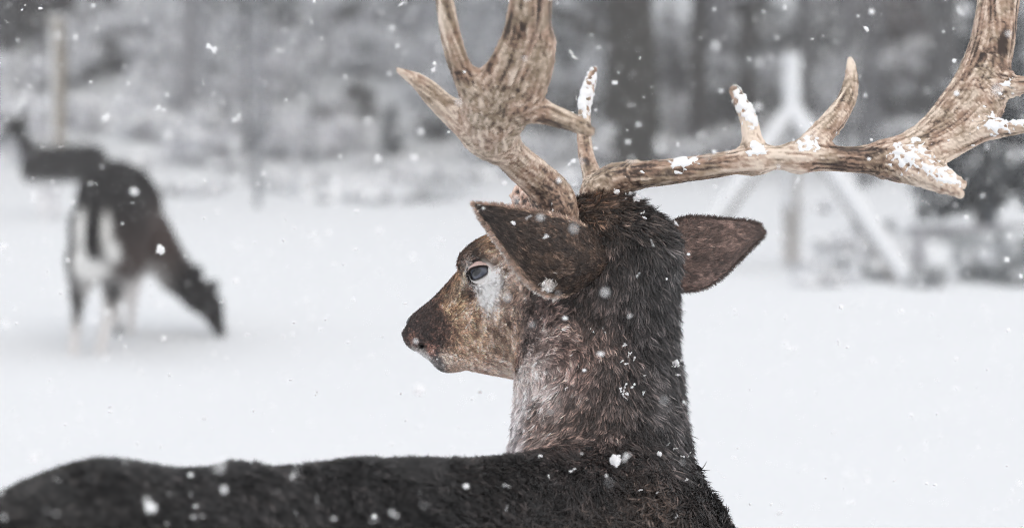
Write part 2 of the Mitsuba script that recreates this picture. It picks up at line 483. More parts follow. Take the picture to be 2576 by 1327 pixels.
R_STROKES = [
    [(1512, 520, 2.64, 90), (1512, 478, 2.64, 96), (1560, 450, 2.63, 84), (1640, 437, 2.62, 66), (1750, 424, 2.61, 64), (1860, 406, 2.60, 60), (1950, 396, 2.595, 58), (2050, 398, 2.59, 60), (2150, 402, 2.59, 66), (2230, 396, 2.59, 76), (2330, 350, 2.59, 84), (2400, 275, 2.59, 96), (2448, 200, 2.59, 92), (2482, 110, 2.60, 84), (2500, 20, 2.61, 82), (2512, -80, 2.62, 84), (2520, -190, 2.63, 70), (2515, -280, 2.64, 26)],
    [(2240, 400, 2.59, 56), (2320, 380, 2.585, 80), (2400, 335, 2.58, 92), (2470, 268, 2.58, 96), (2505, 190, 2.585, 60), (2516, 110, 2.59, 70), (2520, 20, 2.60, 76), (2536, -80, 2.61, 76), (2550, -200, 2.62, 60), (2556, -270, 2.63, 24)],
    [(2270, 410, 2.585, 56), (2330, 395, 2.57, 58), (2390, 372, 2.565, 40), (2440, 350, 2.56, 40), (2500, 325, 2.55, 50), (2550, 322, 2.545, 36), (2600, 312, 2.54, 32), (2650, 296, 2.53, 20), (2680, 285, 2.53, 10)],
    [(2470, 270, 2.58, 70), (2525, 215, 2.575, 50), (2570, 214, 2.57, 44), (2620, 196, 2.56, 32), (2660, 170, 2.555, 14)],
    [(2230, 402, 2.59, 66), (2290, 420, 2.57, 78), (2340, 443, 2.555, 66), (2385, 466, 2.54, 50), (2416, 488, 2.535, 22)],
    [(2300, 425, 2.57, 50), (2355, 440, 2.56, 48), (2400, 456, 2.55, 34), (2424, 462, 2.545, 18)],
    [(1900, 400, 2.60, 66), (1893, 365, 2.605, 50), (1886, 320, 2.61, 46), (1876, 285, 2.615, 42), (1860, 252, 2.62, 36), (1848, 228, 2.625, 30)],
    [(2010, 398, 2.595, 60), (2050, 352, 2.60, 62), (2090, 310, 2.61, 60), (2122, 265, 2.62, 50), (2140, 215, 2.63, 38), (2142, 170, 2.635, 24), (2138, 148, 2.64, 12)],
    [(1512, 490, 2.65, 70), (1492, 445, 2.68, 50), (1476, 395, 2.70, 40), (1470, 345, 2.72, 36), (1470, 295, 2.73, 32), (1474, 245, 2.74, 36), (1486, 205, 2.75, 30), (1494, 175, 2.755, 18)],
    [(1512, 522, 2.64, 96), (1512, 505, 2.64, 104), (1512, 488, 2.64, 92)],
]
ANT = []
for st, ks, dark, pale in (
        (L_STROKES, [0, .018, .024, .022, .024, .02, .008], [(P(1395, 520, 2.53), .03, -.45), (P(1330, 60, 2.29), .03, -.25), (P(1260, 300, 2.36), .035, -.18)], [(P(1000, 175, 2.38), .02, .5), (P(1180, 320, 2.40), .05, .16)]),
        (R_STROKES, [0, .02, .02, .022, .02, .012, .018, .02, .018, .008], [(P(1530, 490, 2.6), .05, -.12), (P(2170, 425, 2.56), .045, -.45), (P(2345, 340, 2.55), .013, -.6), (P(2420, 160, 2.56), .06, -.25), (P(1700, 455, 2.58), .07, -.3)], [(P(2140, 150, 2.64), .02, .5), (P(2330, 440, 2.55), .05, .22), (P(2440, 330, 2.56), .07, .18), (P(1990, 375, 2.57), .05, .3), (P(1890, 330, 2.6), .03, .25)])):
    v, f, info = antler_mesh(st, .0024, ks)
    key = 'fallow_buck__antler' if not ANT else 'fallow_buck__antler_001'
    col = antler_color(info, dark, pale, .82 if not ANT else .92)
    add(key, (v, f), 'mat_antler', color=col, smooth=True)
    ANT.append((v, f, info))
tag('fallow_buck__antler', 'brown antler rising beside the near ear, its palm cut by the top edge')
tag('fallow_buck__antler_001', 'antler spreading sideways with snow on its tines and a broad palm')
# the cut stub of a brow tine, in front of the near antler's foot
bt = px_chain([(1370, 540, 2.60, 70), (1338, 512, 2.63, 76), (1325, 500, 2.645, 78), (1318, 495, 2.65, 60)])
bm = surface(lambda p: chain(p, bt[:, :3], bt[:, 3]), bt[:, :3].min(0) - .03, bt[:, :3].max(0) + .03, .002)
bv = np.asarray(bm.vertices)
bn = normals_of(bv, np.asarray(bm.faces))
bg = meshkit.fbm(bv * 170, 3, 5)
bv = bv + bn * ((bg - .5) * .012)[:, None]
bc = np.where(bg[:, None] < .5, lin(60, 47, 42) + (lin(185, 150, 132) - lin(60, 47, 42)) * sstep(.38, .5, bg)[:, None], lin(185, 150, 132) + (lin(222, 198, 184) - lin(185, 150, 132)) * sstep(.5, .62, bg)[:, None])
add('fallow_buck__brow_tine_stub', (bv, bm.faces), 'mat_antler', color=bc, label='pale rough stub of a broken brow tine')

# ------------------------------------------------------------------ the coat: where which colour grows
BPX, BPY = to_px(BODY_V)
BDEP = (BODY_V - CAM) @ FWD


def skin_at(x, y, r=9):
    """the point of the buck's skin in front at photo pixel (x, y)"""
    k = 1
    while True:
        m = np.flatnonzero((np.abs(BPX - x) < r * k) & (np.abs(BPY - y) < r * k))
        if len(m):
            return BODY_V[m[np.argmin(BDEP[m])]]
        k *= 1.6


PATCH = [  # photo x, y, reach in pixels, colour
    (1690, 700, 80, (60, 59, 60)), (1700, 900, 90, (66, 65, 66)), (1705, 1080, 90, (68, 66, 67)), (1610, 820, 80, (52, 49, 50)),
    (1600, 560, 60, (50, 45, 43)), (1520, 540, 50, (66, 54, 46)), (1460, 540, 50, (82, 64, 52)), (1560, 680, 80, (48, 45, 45)), (1480, 640, 60, (60, 50, 46)),
    (1230, 590, 26, (112, 92, 74)), (1190, 620, 14, (45, 38, 36)), (1270, 620, 34, (150, 130, 118)), (1280, 740, 40, (136, 116, 106)), (1240, 850, 50, (140, 118, 105)), (1290, 640, 30, (142, 124, 115)),
    (1180, 820, 40, (142, 117, 99)), (1160, 880, 36, (146, 119, 102)), (1130, 760, 30, (122, 98, 78)), (1160, 702, 11, (200, 178, 160)), (1143, 726, 12, (196, 174, 155)), (1124, 750, 12, (184, 160, 142)), (1150, 690, 8, (66, 50, 44)), (1120, 715, 12, (60, 46, 40)), (1085, 765, 18, (66, 48, 40)), (1182, 715, 13, (50, 44, 44)), (1170, 750, 18, (72, 56, 50)),
    (1078, 820, 38, (56, 44, 41)), (1050, 840, 26, (48, 39, 38)), (1112, 845, 26, (66, 51, 46)), (1035, 862, 10, (140, 104, 92)), (1075, 884, 12, (124, 92, 84)), (1118, 905, 14, (190, 168, 156)),
    (1065, 905, 16, (176, 174, 174)), (1098, 920, 16, (98, 98, 101)), (1075, 925, 14, (150, 148, 149)), (1150, 930, 26, (176, 150, 136)), (1210, 945, 34, (160, 134, 122)), (1260, 955, 28, (176, 156, 146)),
    (1216, 728, 30, (250, 249, 248)), (1208, 748, 18, (246, 244, 243)), (1240, 712, 15, (215, 208, 205)), (1228, 612, 20, (98, 80, 68)), (1205, 598, 18, (116, 95, 76)), (1250, 630, 16, (120, 100, 88)), (1185, 612, 9, (50, 42, 38)), (1186, 648, 10, (56, 46, 42)), (1255, 662, 14, (150, 128, 116)),
    (1310, 770, 24, (92, 80, 76)), (1330, 840, 24, (84, 74, 72)), (1300, 900, 22, (98, 84, 80)), (1370, 800, 30, (100, 84, 80)),
    (1305, 1000, 46, (176, 167, 166)), (1340, 930, 40, (176, 163, 160)), (1370, 870, 36, (160, 140, 134)), (1290, 1090, 46, (166, 159, 160)), (1390, 980, 44, (162, 148, 145)), (1420, 880, 40, (146, 122, 116)), (1350, 1060, 40, (136, 120, 115)),
    (1430, 1040, 50, (108, 93, 88)), (1480, 860, 60, (120, 103, 97)), (1500, 950, 50, (84, 73, 70)), (1460, 950, 36, (104, 86, 82)), (1560, 960, 60, (70, 64, 63)), (1440, 740, 40, (64, 56, 54)), (1520, 780, 50, (62, 55, 54)), (1500, 1050, 50, (86, 75, 72)),
    (1450, 1130, 50, (56, 47, 45)), (1600, 1120, 60, (60, 54, 53)), (1300, 1190, 60, (44, 41, 41)), (1500, 1230, 70, (48, 44, 44)), (1650, 1270, 70, (78, 68, 63)), (1560, 1310, 60, (70, 62, 58)), (1740, 1240, 50, (58, 52, 51)),
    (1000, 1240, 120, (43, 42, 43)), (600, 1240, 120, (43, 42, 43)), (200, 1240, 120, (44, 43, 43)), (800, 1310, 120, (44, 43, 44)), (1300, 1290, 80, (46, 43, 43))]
PATCH_P = np.array([skin_at(x, y) for x, y, _, _ in PATCH])
PATCH_S = np.array([r * PX((p - CAM) @ FWD) for (_, _, r, _), p in zip(PATCH, PATCH_P)])
PATCH_C = np.array([lin(*c) for *_, c in PATCH])
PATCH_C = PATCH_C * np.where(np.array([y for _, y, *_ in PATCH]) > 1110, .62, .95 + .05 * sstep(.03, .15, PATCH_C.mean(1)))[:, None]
# down the middle of forehead and nose, brown
MIDLINE = [(.07, 0, .034, 24, (84, 66, 54)), (.11, 0, .036, 24, (92, 74, 60)), (.15, .0, .033, 22, (84, 66, 54)), (.150, .030, .028, 18, (78, 62, 52)), (.168, .036, .012, 15, (56, 46, 42)), (.178, .034, .0, 14, (62, 50, 45)), (.18, .012, .022, 18, (76, 58, 48)), (.205, .0, .018, 18, (66, 50, 43)), (.235, 0, .012, 18, (62, 46, 40)), (.265, 0, .004, 16, (60, 46, 41))]
PATCH_P = np.vstack([PATCH_P, np.array([hd(*m[:3]) for m in MIDLINE])])
PATCH_S = np.concatenate([PATCH_S, np.array([m[3] for m in MIDLINE]) * PX(2.65)])
PATCH_C = np.vstack([PATCH_C, np.array([lin(*m[4]) for m in MIDLINE])])
# the far side of the head and neck wears the same colours
MIRROR = hl(PATCH_P) * [1, -1, 1]
FACE = np.concatenate([(np.array([x for x, *_ in PATCH]) < 1320) & (np.array([y for _, y, *_ in PATCH]) < 1000), np.array([m[1] > 0 for m in MIDLINE])])
PATCH_P = np.vstack([PATCH_P, np.array([hd(*m) for m in MIRROR[FACE]])])
PATCH_S, PATCH_C = np.concatenate([PATCH_S, PATCH_S[FACE]]), np.vstack([PATCH_C, PATCH_C[FACE]])


def coat_color(p):
    out = np.empty((len(p), 3))
    for s in range(0, len(p), 60000):
        d2 = ((p[s:s + 60000, None] - PATCH_P[None]) ** 2).sum(-1) / PATCH_S ** 2
        w = np.exp(-np.minimum(d2, 60.0)) / PATCH_S ** .5 + 1e-7 / (d2 + 1) ** 2
        out[s:s + 60000] = (w @ PATCH_C) / w.sum(1, keepdims=True)
    return out


ZCUT = P(1400, 1150, 2.5)[2]


def regions(p):
    """(head, trunk, nape, throat) weights"""
    q = hl(p)
    head = sstep(-.02, .05, q[:, 0]) * sstep(-.185, -.15, q[:, 2])
    trunk = 1 - sstep(ZCUT - .05, ZCUT + .03, p[:, 2])
    back = sstep(-.02, .09, p[:, 0] - P(1500, 900, 2.6)[0] + 0 * p[:, 1])
    return head, trunk, back


def flow(p, n):
    q = hl(p)
    head, trunk, back = regions(p)
    down = np.array([0, 0, -1.0])
    crown = sstep(-.06, .0, q[:, 2]) * (1 - head)
    fh = -HF + .30 * down + np.sign(q[:, 1])[:, None] * HL * .1
    fn_ = down + .30 * RGT * back[:, None] - .15 * RGT * (1 - back)[:, None]
    ft = -BD * 1.0 + down * .35
    g = fh * head[:, None] + (1 - head)[:, None] * (fn_ * (1 - trunk)[:, None] + ft * trunk[:, None])
    g = g * (1 - .7 * crown)[:, None] + .7 * crown[:, None] * (-HF + .5 * down)
    jig = np.stack([meshkit.fbm(p * 22 + 5 * k, 2, 30 + k) for k in range(3)], 1) - .5
    g = g + 1.5 * jig
    g = g - (g * n).sum(1, keepdims=True) * n
    return unit(g)


def strands(base, n, g, length, width, lift, col_root, col_tip, clump_size, seed, clump=.55, droop=.25, wild=.25):
    """Flat tapered hairs: three quads' worth of ribbon each, gathered into clumps; returns (v, f, colour, normals)."""
    r = np.random.RandomState(seed)
    m = len(base)
    side = unit(np.cross(n, g))
    jit = r.normal(0, wild, (m, 2))
    d0 = unit(g + side * jit[:, :1] * .8)
    lf = np.clip(lift * (1 + jit[:, 1]), .02, 1.4)
    T1 = np.array([.38, .72, 1.0])
    mid = [base]
    for t in T1:
        mid.append(base + length[:, None] * (d0 * (t * np.cos(lf))[:, None] * (1 + .0) + n * (t * np.sin(lf) - droop * t * t * np.sin(lf))[:, None]))
    tips = mid[-1]
    k = max(1, int(m * 1.0 / 10))
    seeds = r.choice(m, k, replace=False)
    _, near = cKDTree(base[seeds]).query(base)
    target = tips[seeds][near] + r.normal(0, 1, (m, 3)) * (length * .06)[:, None]
    ok = np.linalg.norm(base[seeds][near] - base, axis=1) < clump_size
    for i, t in enumerate(T1):
        a = (clump * t ** 1.5 * ok)[:, None]
        mid[i + 1] = mid[i + 1] * (1 - a) + (base + (target - base) * t) * a
    tangent = unit(mid[-1] - base)
    rot = r.uniform(-1.0, 1.0, m)
    s0 = unit(np.cross(tangent, n))
    up = unit(np.cross(s0, tangent))
    s = s0 * np.cos(rot)[:, None] + up * np.sin(rot)[:, None]
    rn = unit(up * np.cos(rot)[:, None] - s0 * np.sin(rot)[:, None])
    wd = [1.0, .92, .62]
    v, nn, cc = [], [], []
    fac = r.lognormal(0, .28, m)[:, None]
    cl = r.lognormal(0, .30, k)[near][:, None]
    for i in range(3):
        ct = col_root + (col_tip - col_root) * [.0, .45, .85][i]
        for sg in (1, -1):
            v.append(mid[i] + s * (sg * width * wd[i] / 2)[:, None])
            nn.append(unit(.55 * n + .75 * rn + s * sg * .45))
            cc.append(ct * fac * cl)
    v.append(mid[3])
    nn.append(unit(.5 * n + .8 * rn))
    cc.append(col_tip * fac * cl)
    V, N, C = (np.stack(a, 1).reshape(-1, 3) for a in (v, nn, cc))
    F0 = np.array([[0, 1, 3], [0, 3, 2], [2, 3, 5], [2, 5, 4], [4, 5, 6]])
    F = (F0[None] + (np.arange(m) * 7)[:, None, None]).reshape(-1, 3)
    return V, F, np.clip(C, 0.004, .95), N


def scatter(v, f, n, count, weight, seed):
    r = np.random.RandomState(seed)
    tri = v[f]
    area = np.linalg.norm(np.cross(tri[:, 1] - tri[:, 0], tri[:, 2] - tri[:, 0]), axis=1) / 2
    w = area * weight[f].mean(1)
    pick = r.choice(len(f), count, p=w / w.sum())
    b = r.dirichlet([1, 1, 1], count)
    return (tri[pick] * b[:, :, None]).sum(1), unit((n[f[pick]] * b[:, :, None]).sum(1))


# ---- skin
EYES = [hd(*EYE_H), hd(*(EYE_H * [1, -1, 1]))]
eye_d = np.minimum(np.linalg.norm(BODY_V - EYES[0], axis=1), np.linalg.norm(BODY_V - EYES[1], axis=1))
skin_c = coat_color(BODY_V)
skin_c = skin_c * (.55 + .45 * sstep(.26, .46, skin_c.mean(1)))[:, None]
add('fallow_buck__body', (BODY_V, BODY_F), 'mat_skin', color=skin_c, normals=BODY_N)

# ---- hair on head, neck and shoulders; a coarser coat on back, belly and legs
hq = hl(BODY_V)
head_w, trunk_w, back_w = regions(BODY_V)
nose_p = hd(.324, 0, -.013)
nose_d = np.linalg.norm(BODY_V - nose_p, axis=1)
bare_e = np.hypot((hq[:, 0] - EYE_H[0]) / .026, (hq[:, 2] - EYE_H[2]) / np.where(hq[:, 2] > EYE_H[2], .0190, .0120)) + 9 * (np.abs(np.abs(hq[:, 1]) - EYE_H[1]) > .03)
bare = sstep(.85, 1.12, bare_e) * sstep(.012, .02, nose_d)
fine_w = (1 - trunk_w) * bare * (1 + 1.8 * head_w * (hq[:, 0] > .08))
front_w = sstep(-.02, .12, BODY_V[:, 0] - P(1250, 1200, 2.4)[0])
coarse_w = np.maximum(trunk_w, 0) * (sstep(.35, .72, BODY_V[:, 2]) * (.55 + 1.3 * front_w) + .06)


def coat(v, f, n, weight, count, seed, fine):
    p, pn = scatter(v, f, n, count, weight, seed)
    q = hl(p)
    head, trunk, back = regions(p)
    r = np.random.RandomState(seed + 1)
    g = flow(p, pn)
    face = sstep(.04, .14, q[:, 0]) * head
    muzzle = sstep(.20, .27, q[:, 0]) * head
    crown = sstep(-.05, .01, q[:, 2]) * (1 - face)
    ln = .0125 * (1 - face) + .0095 * face - .0055 * muzzle + .010 * back * (1 - head) + .007 * crown
    ln = ln * (1 - trunk) + .034 * trunk
    ln = ln * r.uniform(.65, 1.25, count)
    wd = (.00110 * (1 - face) + .00080 * face) * (1 - trunk) + (.0017) * trunk
    wd = wd * r.uniform(.7, 1.3, count)
    lift = (.42 + .16 * back + .12 * crown) * (1 - face) + .26 * face
    lift = lift * (1 - trunk) + .30 * trunk
    base_c = coat_color(p + r.normal(0, .004, p.shape))
    # mottling of the neck: paler and darker locks
    mot = meshkit.fbm(p * np.array([60, 60, 42]), 3, 71) - .5
    mot2 = meshkit.fbm(p * 110 + 3, 2, 72) - .5
    lum = np.exp(np.clip((mot * 2.2 + mot2 * 3.0) * (1 - .45 * muzzle), -1.2, 1.0))[:, None]
    c = base_c * lum
    white = sstep(.26, .46, base_c.mean(1))[:, None]
    c = c * (1 - white) + base_c * white
    c = c * (1 + face[:, None] * np.array([.06, .0, -.05]))
    c = c * (1 + .75 * face * (1 - .6 * sstep(.24, .28, q[:, 0])))[:, None] * (1 - white) + c * white
    tipk = (r.choice([.65, 1.3, 3.2], count, p=[.42, .34, .24]))[:, None]
    tipk = 1 + (tipk - 1) * (1 - .35 * trunk)[:, None] * (1 - white) + white
    root = c * (.52 * (1 - white) + white * 1.05)
    tip = np.minimum(c * (tipk + .15 * white), .93)
    warmth = lin(168, 128, 98) / lin(168, 128, 98).mean()
    tip = tip * (1 + (warmth - 1) * .12 * (tipk > 2) * (1 - white))
    return strands(p, pn, g, ln, wd, lift, root, tip, .008, seed + 2, wild=.5)


v, f, c, n = coat(BODY_V, BODY_F, BODY_N, fine_w, 230000, 11, True)
add('fallow_buck__hair', (v, f), 'mat_fur', color=c, normals=n, kind='stuff')
v, f, c, n = coat(BODY_V, BODY_F, BODY_N, coarse_w, 110000, 21, False)
add('fallow_buck__back_hair', (v, f), 'mat_fur', color=c, normals=n, kind='stuff')

# ---- ears: cupped leaves seen from behind, short hair on them
def resample(rows, n):
    return catmull(np.array([P(x, y, d) for x, y, d in rows]), n)


def ear(key, A, B, bulge, seed, dark, pale, tipc, rim, label=None, inner_tufts=False, speckle=4.2):
    nu, nv = 60, 36
    a, b = resample(A, nu), resample(B, nu)
    t = np.linspace(0, 1, nv)
    mid = (a + b) / 2
    tow = unit(np.cross(unit(mid[-1] - mid[0]), unit((b - a)[nu // 3])))
    tow = tow if tow @ FWD < 0 else -tow
    wid = np.linalg.norm(b - a, axis=1)
    g = a[:, None] + (b - a)[:, None] * t[None, :, None] + tow * (bulge * np.minimum(1, wid / .06))[:, None, None] * (1 - (2 * t - 1) ** 2)[None, :, None]
    w, = [g.reshape(-1, 3)]
    i, j = np.meshgrid(np.arange(nu - 1), np.arange(nv - 1), indexing='ij')
    q = np.stack([i * nv + j, (i + 1) * nv + j, (i + 1) * nv + j + 1, i * nv + j + 1], -1).reshape(-1, 4)
    fo = np.vstack([q[:, [0, 1, 2]], q[:, [0, 2, 3]]])
    n = normals_of(w, fo)
    if (n.mean(0) @ tow) < 0:
        fo, n = fo[:, ::-1], -n
    edge = np.minimum(1, 5 * np.minimum(t, 1 - t))[None, :] * np.minimum(1, 4 * (1 - np.linspace(0, 1, nu)))[:, None]
    th = (.0006 + .0016 * edge).reshape(-1, 1)
    V = np.vstack([w + n * th, w - n * th])
    N0 = len(w)
    ring = np.concatenate([np.arange(nv), np.arange(1, nu) * nv + nv - 1, (nu - 1) * nv + np.arange(nv - 2, -1, -1), np.arange(nu - 2, 0, -1) * nv])
    r2 = np.roll(ring, -1)
    F = np.vstack([fo, fo[:, ::-1] + N0, np.stack([ring, r2, r2 + N0], 1), np.stack([ring, r2 + N0, ring + N0], 1)])
    uu, tt = np.meshgrid(np.linspace(0, 1, nu), t, indexing='ij')
    uu, tt = uu.ravel(), tt.ravel()
    e = np.minimum(tt, 1 - tt)
    blot = meshkit.fbm(w * 70, 3, seed)
    cb = dark + (pale - dark) * sstep(.40, .62, blot)[:, None]
    cb = cb + (tipc - cb) * sstep(.55, .95, uu)[:, None]
    cb = cb + (rim - cb) * (sstep(.045, .0, e) * sstep(0, .15, uu))[:, None] * .8
    inner = np.tile(lin(200, 185, 178), (len(w), 1)) * .9
    add(key, (V, F), 'mat_skin', color=np.vstack([cb * .7, inner]), smooth=True, label=label)
    # hair
    hs, hn = [], []
    for sgn, cnt, sd in ((1, 15000, 1), (-1, 4000, 2)):
        V0 = w + sgn * n * th
        ff = fo if sgn > 0 else fo[:, ::-1]
        p, pn = scatter(V0, ff, sgn * n, cnt, np.ones(len(w)), seed + sd)
        _, nn = cKDTree(w).query(p)
        du = unit((mid[-1] - mid[0])[None] + 0 * p)
        gflow = du + .6 * (np.stack([meshkit.fbm(p * 60 + 7 * k, 2, seed + k) for k in range(3)], 1) - .5)
        gflow = unit(gflow - (gflow * pn).sum(1, keepdims=True) * pn)
        r = np.random.RandomState(seed + sd + 5)
        base = (cb if sgn > 0 else inner)[nn]
        tip = base * r.choice([.9, 1.5, speckle], cnt, p=[.55, .30, .15])[:, None] * np.array([1.06, 1.0, .92]) if sgn > 0 else base  # some hairs end in a paler, golden tip: the speckled ear coat
        hs.append(strands(p, pn, gflow, r.uniform(.005, .010, cnt), r.uniform(.0007, .0012, cnt), r.uniform(.12, .3, cnt), base * .7, tip, .006, seed + sd + 9, clump=.35))
    # pale fringe along the rim
    er = np.vstack([a[3:], b[3:]])
    rr = np.random.RandomState(seed + 40)
    k = rr.randint(0, len(er) - 1, 2600)
    ep = er[k] + (er[np.minimum(k + 1, len(er) - 1)] - er[k]) * rr.rand(2600, 1) * (np.linalg.norm(er[np.minimum(k + 1, len(er) - 1)] - er[k], axis=1) < .02)[:, None]
    outd = unit(ep - mid[np.clip(k % (nu - 3) + 3, 0, nu - 1)])
    gd = unit(unit(mid[-1] - mid[0]) * .8 + outd * .6 + rr.normal(0, .2, ep.shape))
    hs.append(strands(ep, unit(tow + 0 * ep), gd, rr.uniform(.004, .010, 2600), rr.uniform(.0006, .001, 2600), rr.uniform(-.05, .2, 2600), np.tile(rim, (2600, 1)), np.tile(rim * 1.1, (2600, 1)), .004, seed + 60, clump=.2))
    if inner_tufts:
        k = rr.randint(int(len(b) * .34), int(len(b) * .95), 2600)
        ep = b[k] + rr.normal(0, .0012, (2600, 3)) - tow * .003 + .25 * (b[np.minimum(k + 1, len(b) - 1)] - b[k]) * rr.rand(2600, 1)
        outd = unit(b[k] - a[k])
        gd = unit(unit(mid[-1] - mid[0]) * .5 + outd * .9 + rr.normal(0, .25, ep.shape))
        wl = lin(226, 220, 216)
        hs.append(strands(ep, unit(tow + 0 * ep), gd, rr.uniform(.003, .008, 2600), rr.uniform(.0008, .0014, 2600), rr.uniform(-.3, .1, 2600), np.tile(wl, (2600, 1)), np.tile(wl, (2600, 1)), .004, seed + 61, clump=.4))
    vv, fff, ccc, nnn, at = [], [], [], [], 0
    for V1, F1, C1, N1 in hs:
        vv.append(V1), fff.append(F1 + at), ccc.append(C1), nnn.append(N1)
        at += len(V1)
    add(key + '__hair', (np.vstack(vv), np.vstack(fff)), 'mat_fur', color=np.vstack(ccc), normals=np.vstack(nnn), kind='stuff')


ear('fallow_buck__ear', [(1520, 605, 2.585), (1450, 562, 2.54), (1390, 543, 2.52), (1320, 530, 2.515), (1255, 521, 2.51), (1196, 514, 2.51)],
    [(1520, 690, 2.585), (1440, 738, 2.545), (1380, 738, 2.53), (1338, 712, 2.525), (1295, 658, 2.52), (1245, 588, 2.515), (1196, 514, 2.51)], .030, 100,
    lin(52, 43, 39), lin(74, 61, 54), lin(46, 40, 38), lin(176, 152, 138), inner_tufts=True)
ear('fallow_buck__ear_001', [(1655, 585, 2.65), (1720, 552, 2.655), (1770, 551, 2.66), (1830, 557, 2.665), (1885, 563, 2.67), (1908, 574, 2.675), (1916, 590, 2.675)],
    [(1640, 690, 2.65), (1690, 724, 2.655), (1735, 728, 2.655), (1785, 710, 2.66), (1835, 670, 2.665), (1880, 624, 2.67), (1916, 590, 2.675)], .024, 200,
    lin(84, 70, 67), lin(126, 107, 103), lin(66, 55, 53), lin(72, 58, 53), speckle=2.0)

# ---- eyes: a dark ball behind an almond of lids
for s, ec in ((1, EYES[0]), (-1, EYES[1])):
    fwd, out, up = HF, HL * s, HU
    look_ = unit(out + .12 * fwd)
    fx = unit(fwd - (fwd @ look_) * look_)
    uy = np.cross(look_, fx)
    uy = uy if uy @ up > 0 else -uy
    R = .0185
    cen = ec - look_ * (R - .0118)
    ball = trimesh.creation.icosphere(subdivisions=4, radius=R)
    ball.apply_translation(cen)
    key = 'fallow_buck__eye' if s > 0 else 'fallow_buck__eye_001'
    bq = np.asarray(ball.vertices) - cen
    bx_, by_, bz_ = bq @ fx, bq @ uy, bq @ look_
    iris = sstep(.0150, .0128, np.hypot(bx_, by_))[:, None]
    pup = sstep(1.15, .85, np.hypot(bx_ / .0088, by_ / .0042))[:, None]
    ray = .7 + .6 * meshkit.fbm(np.stack([np.arctan2(by_, bx_) * 6, 0 * bx_, 0 * bx_], 1), 2, 4)[:, None]
    ecol = lin(30, 28, 30) * (1 - iris) + iris * ((lin(86, 90, 104) * ray) * (1 - pup) + pup * lin(14, 15, 20))
    add(key, ball, 'mat_eye', color=ecol, smooth=True, label='glossy dark blue grey eye of the near side' if s > 0 else None)
    th = np.linspace(0, 2 * np.pi, 72, endpoint=False)
    ax_ = .0160 * np.cos(th)
    by = np.where(np.sin(th) > 0, .0066, .0090) * np.sign(np.sin(th)) * np.abs(np.sin(th)) ** .85 + .0022 * np.cos(th + .6)
    rows, cols = [], []
    for k, u in enumerate(np.linspace(0, 1, 14)):
        X, Y = ax_ * (1 + u * np.where(np.cos(th) > 0, .28, .9)), by * (1 + u * 1.9)
        rr = np.hypot(X, Y)
        lift = .0024 * math.sin(min(1, u * 1.8) * math.pi) + .0012 - .0014 * u ** 2
        z = np.sqrt(np.maximum((R + lift) ** 2 - np.minimum(rr, R * .93) ** 2, 1e-9)) - np.maximum(rr - R * .93, 0) * .28
        rows.append(cen + X[:, None] * fx + Y[:, None] * uy + z[:, None] * look_)
        upper = sstep(-.2, .5, np.sin(th))[:, None]
        pink, wht, dk = lin(224, 196, 186), lin(238, 234, 231), lin(44, 40, 43)
        fold = .25 * np.exp(-((u - .45) / .08) ** 2)
        base = wht + (pink * (1 - fold) - wht) * upper
        base = base + (lin(58, 48, 45) - base) * (sstep(.45, .8, np.cos(th)) * sstep(.3, .6, u))[:, None]
        rim_ = sstep(0, 1, (u - np.where(np.sin(th) > 0, .12, .07)) / .22)[:, None]
        cols.append(dk + (base - dk) * rim_)
    V = np.vstack(rows)
    n = 72
    i, j = np.meshgrid(np.arange(13), np.arange(n), indexing='ij')
    q = np.stack([i * n + j, i * n + (j + 1) % n, (i + 1) * n + (j + 1) % n, (i + 1) * n + j], -1).reshape(-1, 4)
    F = np.vstack([q[:, [0, 1, 2]], q[:, [0, 2, 3]]])
    nn = normals_of(V, F)
    nn = nn if (nn.mean(0) @ look_) > 0 else -nn
    add(key + '__eyelid', (V, F), 'mat_skin', color=np.vstack(cols), normals=nn)
    # lashes of the upper lid
    lash = []
    for a in np.linspace(.25, 2.7, 26):
        p0 = cen + .0160 * math.cos(a) * fx + (.0066 * math.sin(a) ** .85 + .0022 * math.cos(a + .6)) * uy
        p0 = cen + unit(p0 - cen + look_ * math.sqrt(max(R ** 2 - ((p0 - cen) ** 2).sum(), 1e-6))) * (R + .0012)
        d = unit(look_ * 1.0 - uy * .35 + fx * math.cos(a) * .5)
        pts = [p0, p0 + d * .004, p0 + d * .008 + uy * .0006]
        lash.append(tube_mesh(pts, [.0005, .0004, .00012], 4))
    lv, lf_ = join(lash)
    add(key + '__eyelash', (lv, lf_), 'mat_plain', color=np.tile(lin(52, 46, 44), (len(lv), 1)), kind='stuff')

# ---- bare nose pad
def pad_sdf(p):
    d = ell(p, hd(.3115, 0, -.0135), AX, (.0165, .018, .0120))
    return -smin(-d, np.minimum(cone(p, hd(.333, .012, -.014), hd(.310, .020, -.010), .004, .004), cone(p, hd(.333, -.012, -.014), hd(.310, -.020, -.010), .004, .004)), .002)


nm = surface(pad_sdf, hd(.311, 0, -.014) - .035, hd(.311, 0, -.014) + .035, .0022)
nv_ = np.asarray(nm.vertices)
add('fallow_buck__nose', nm, 'mat_nose', smooth=True, label='smooth grey nose pad')
scene['mat_nose'] = {'type': 'twosided', 'bsdf': {'type': 'principled', 'base_color': {'type': 'rgb', 'value': [.06, .065, .075]}, 'roughness': .35, 'specular': .6}}
tag('fallow_buck', 'dark brown fallow buck with broad antlers, its head turned back over its shoulder', 'deer')

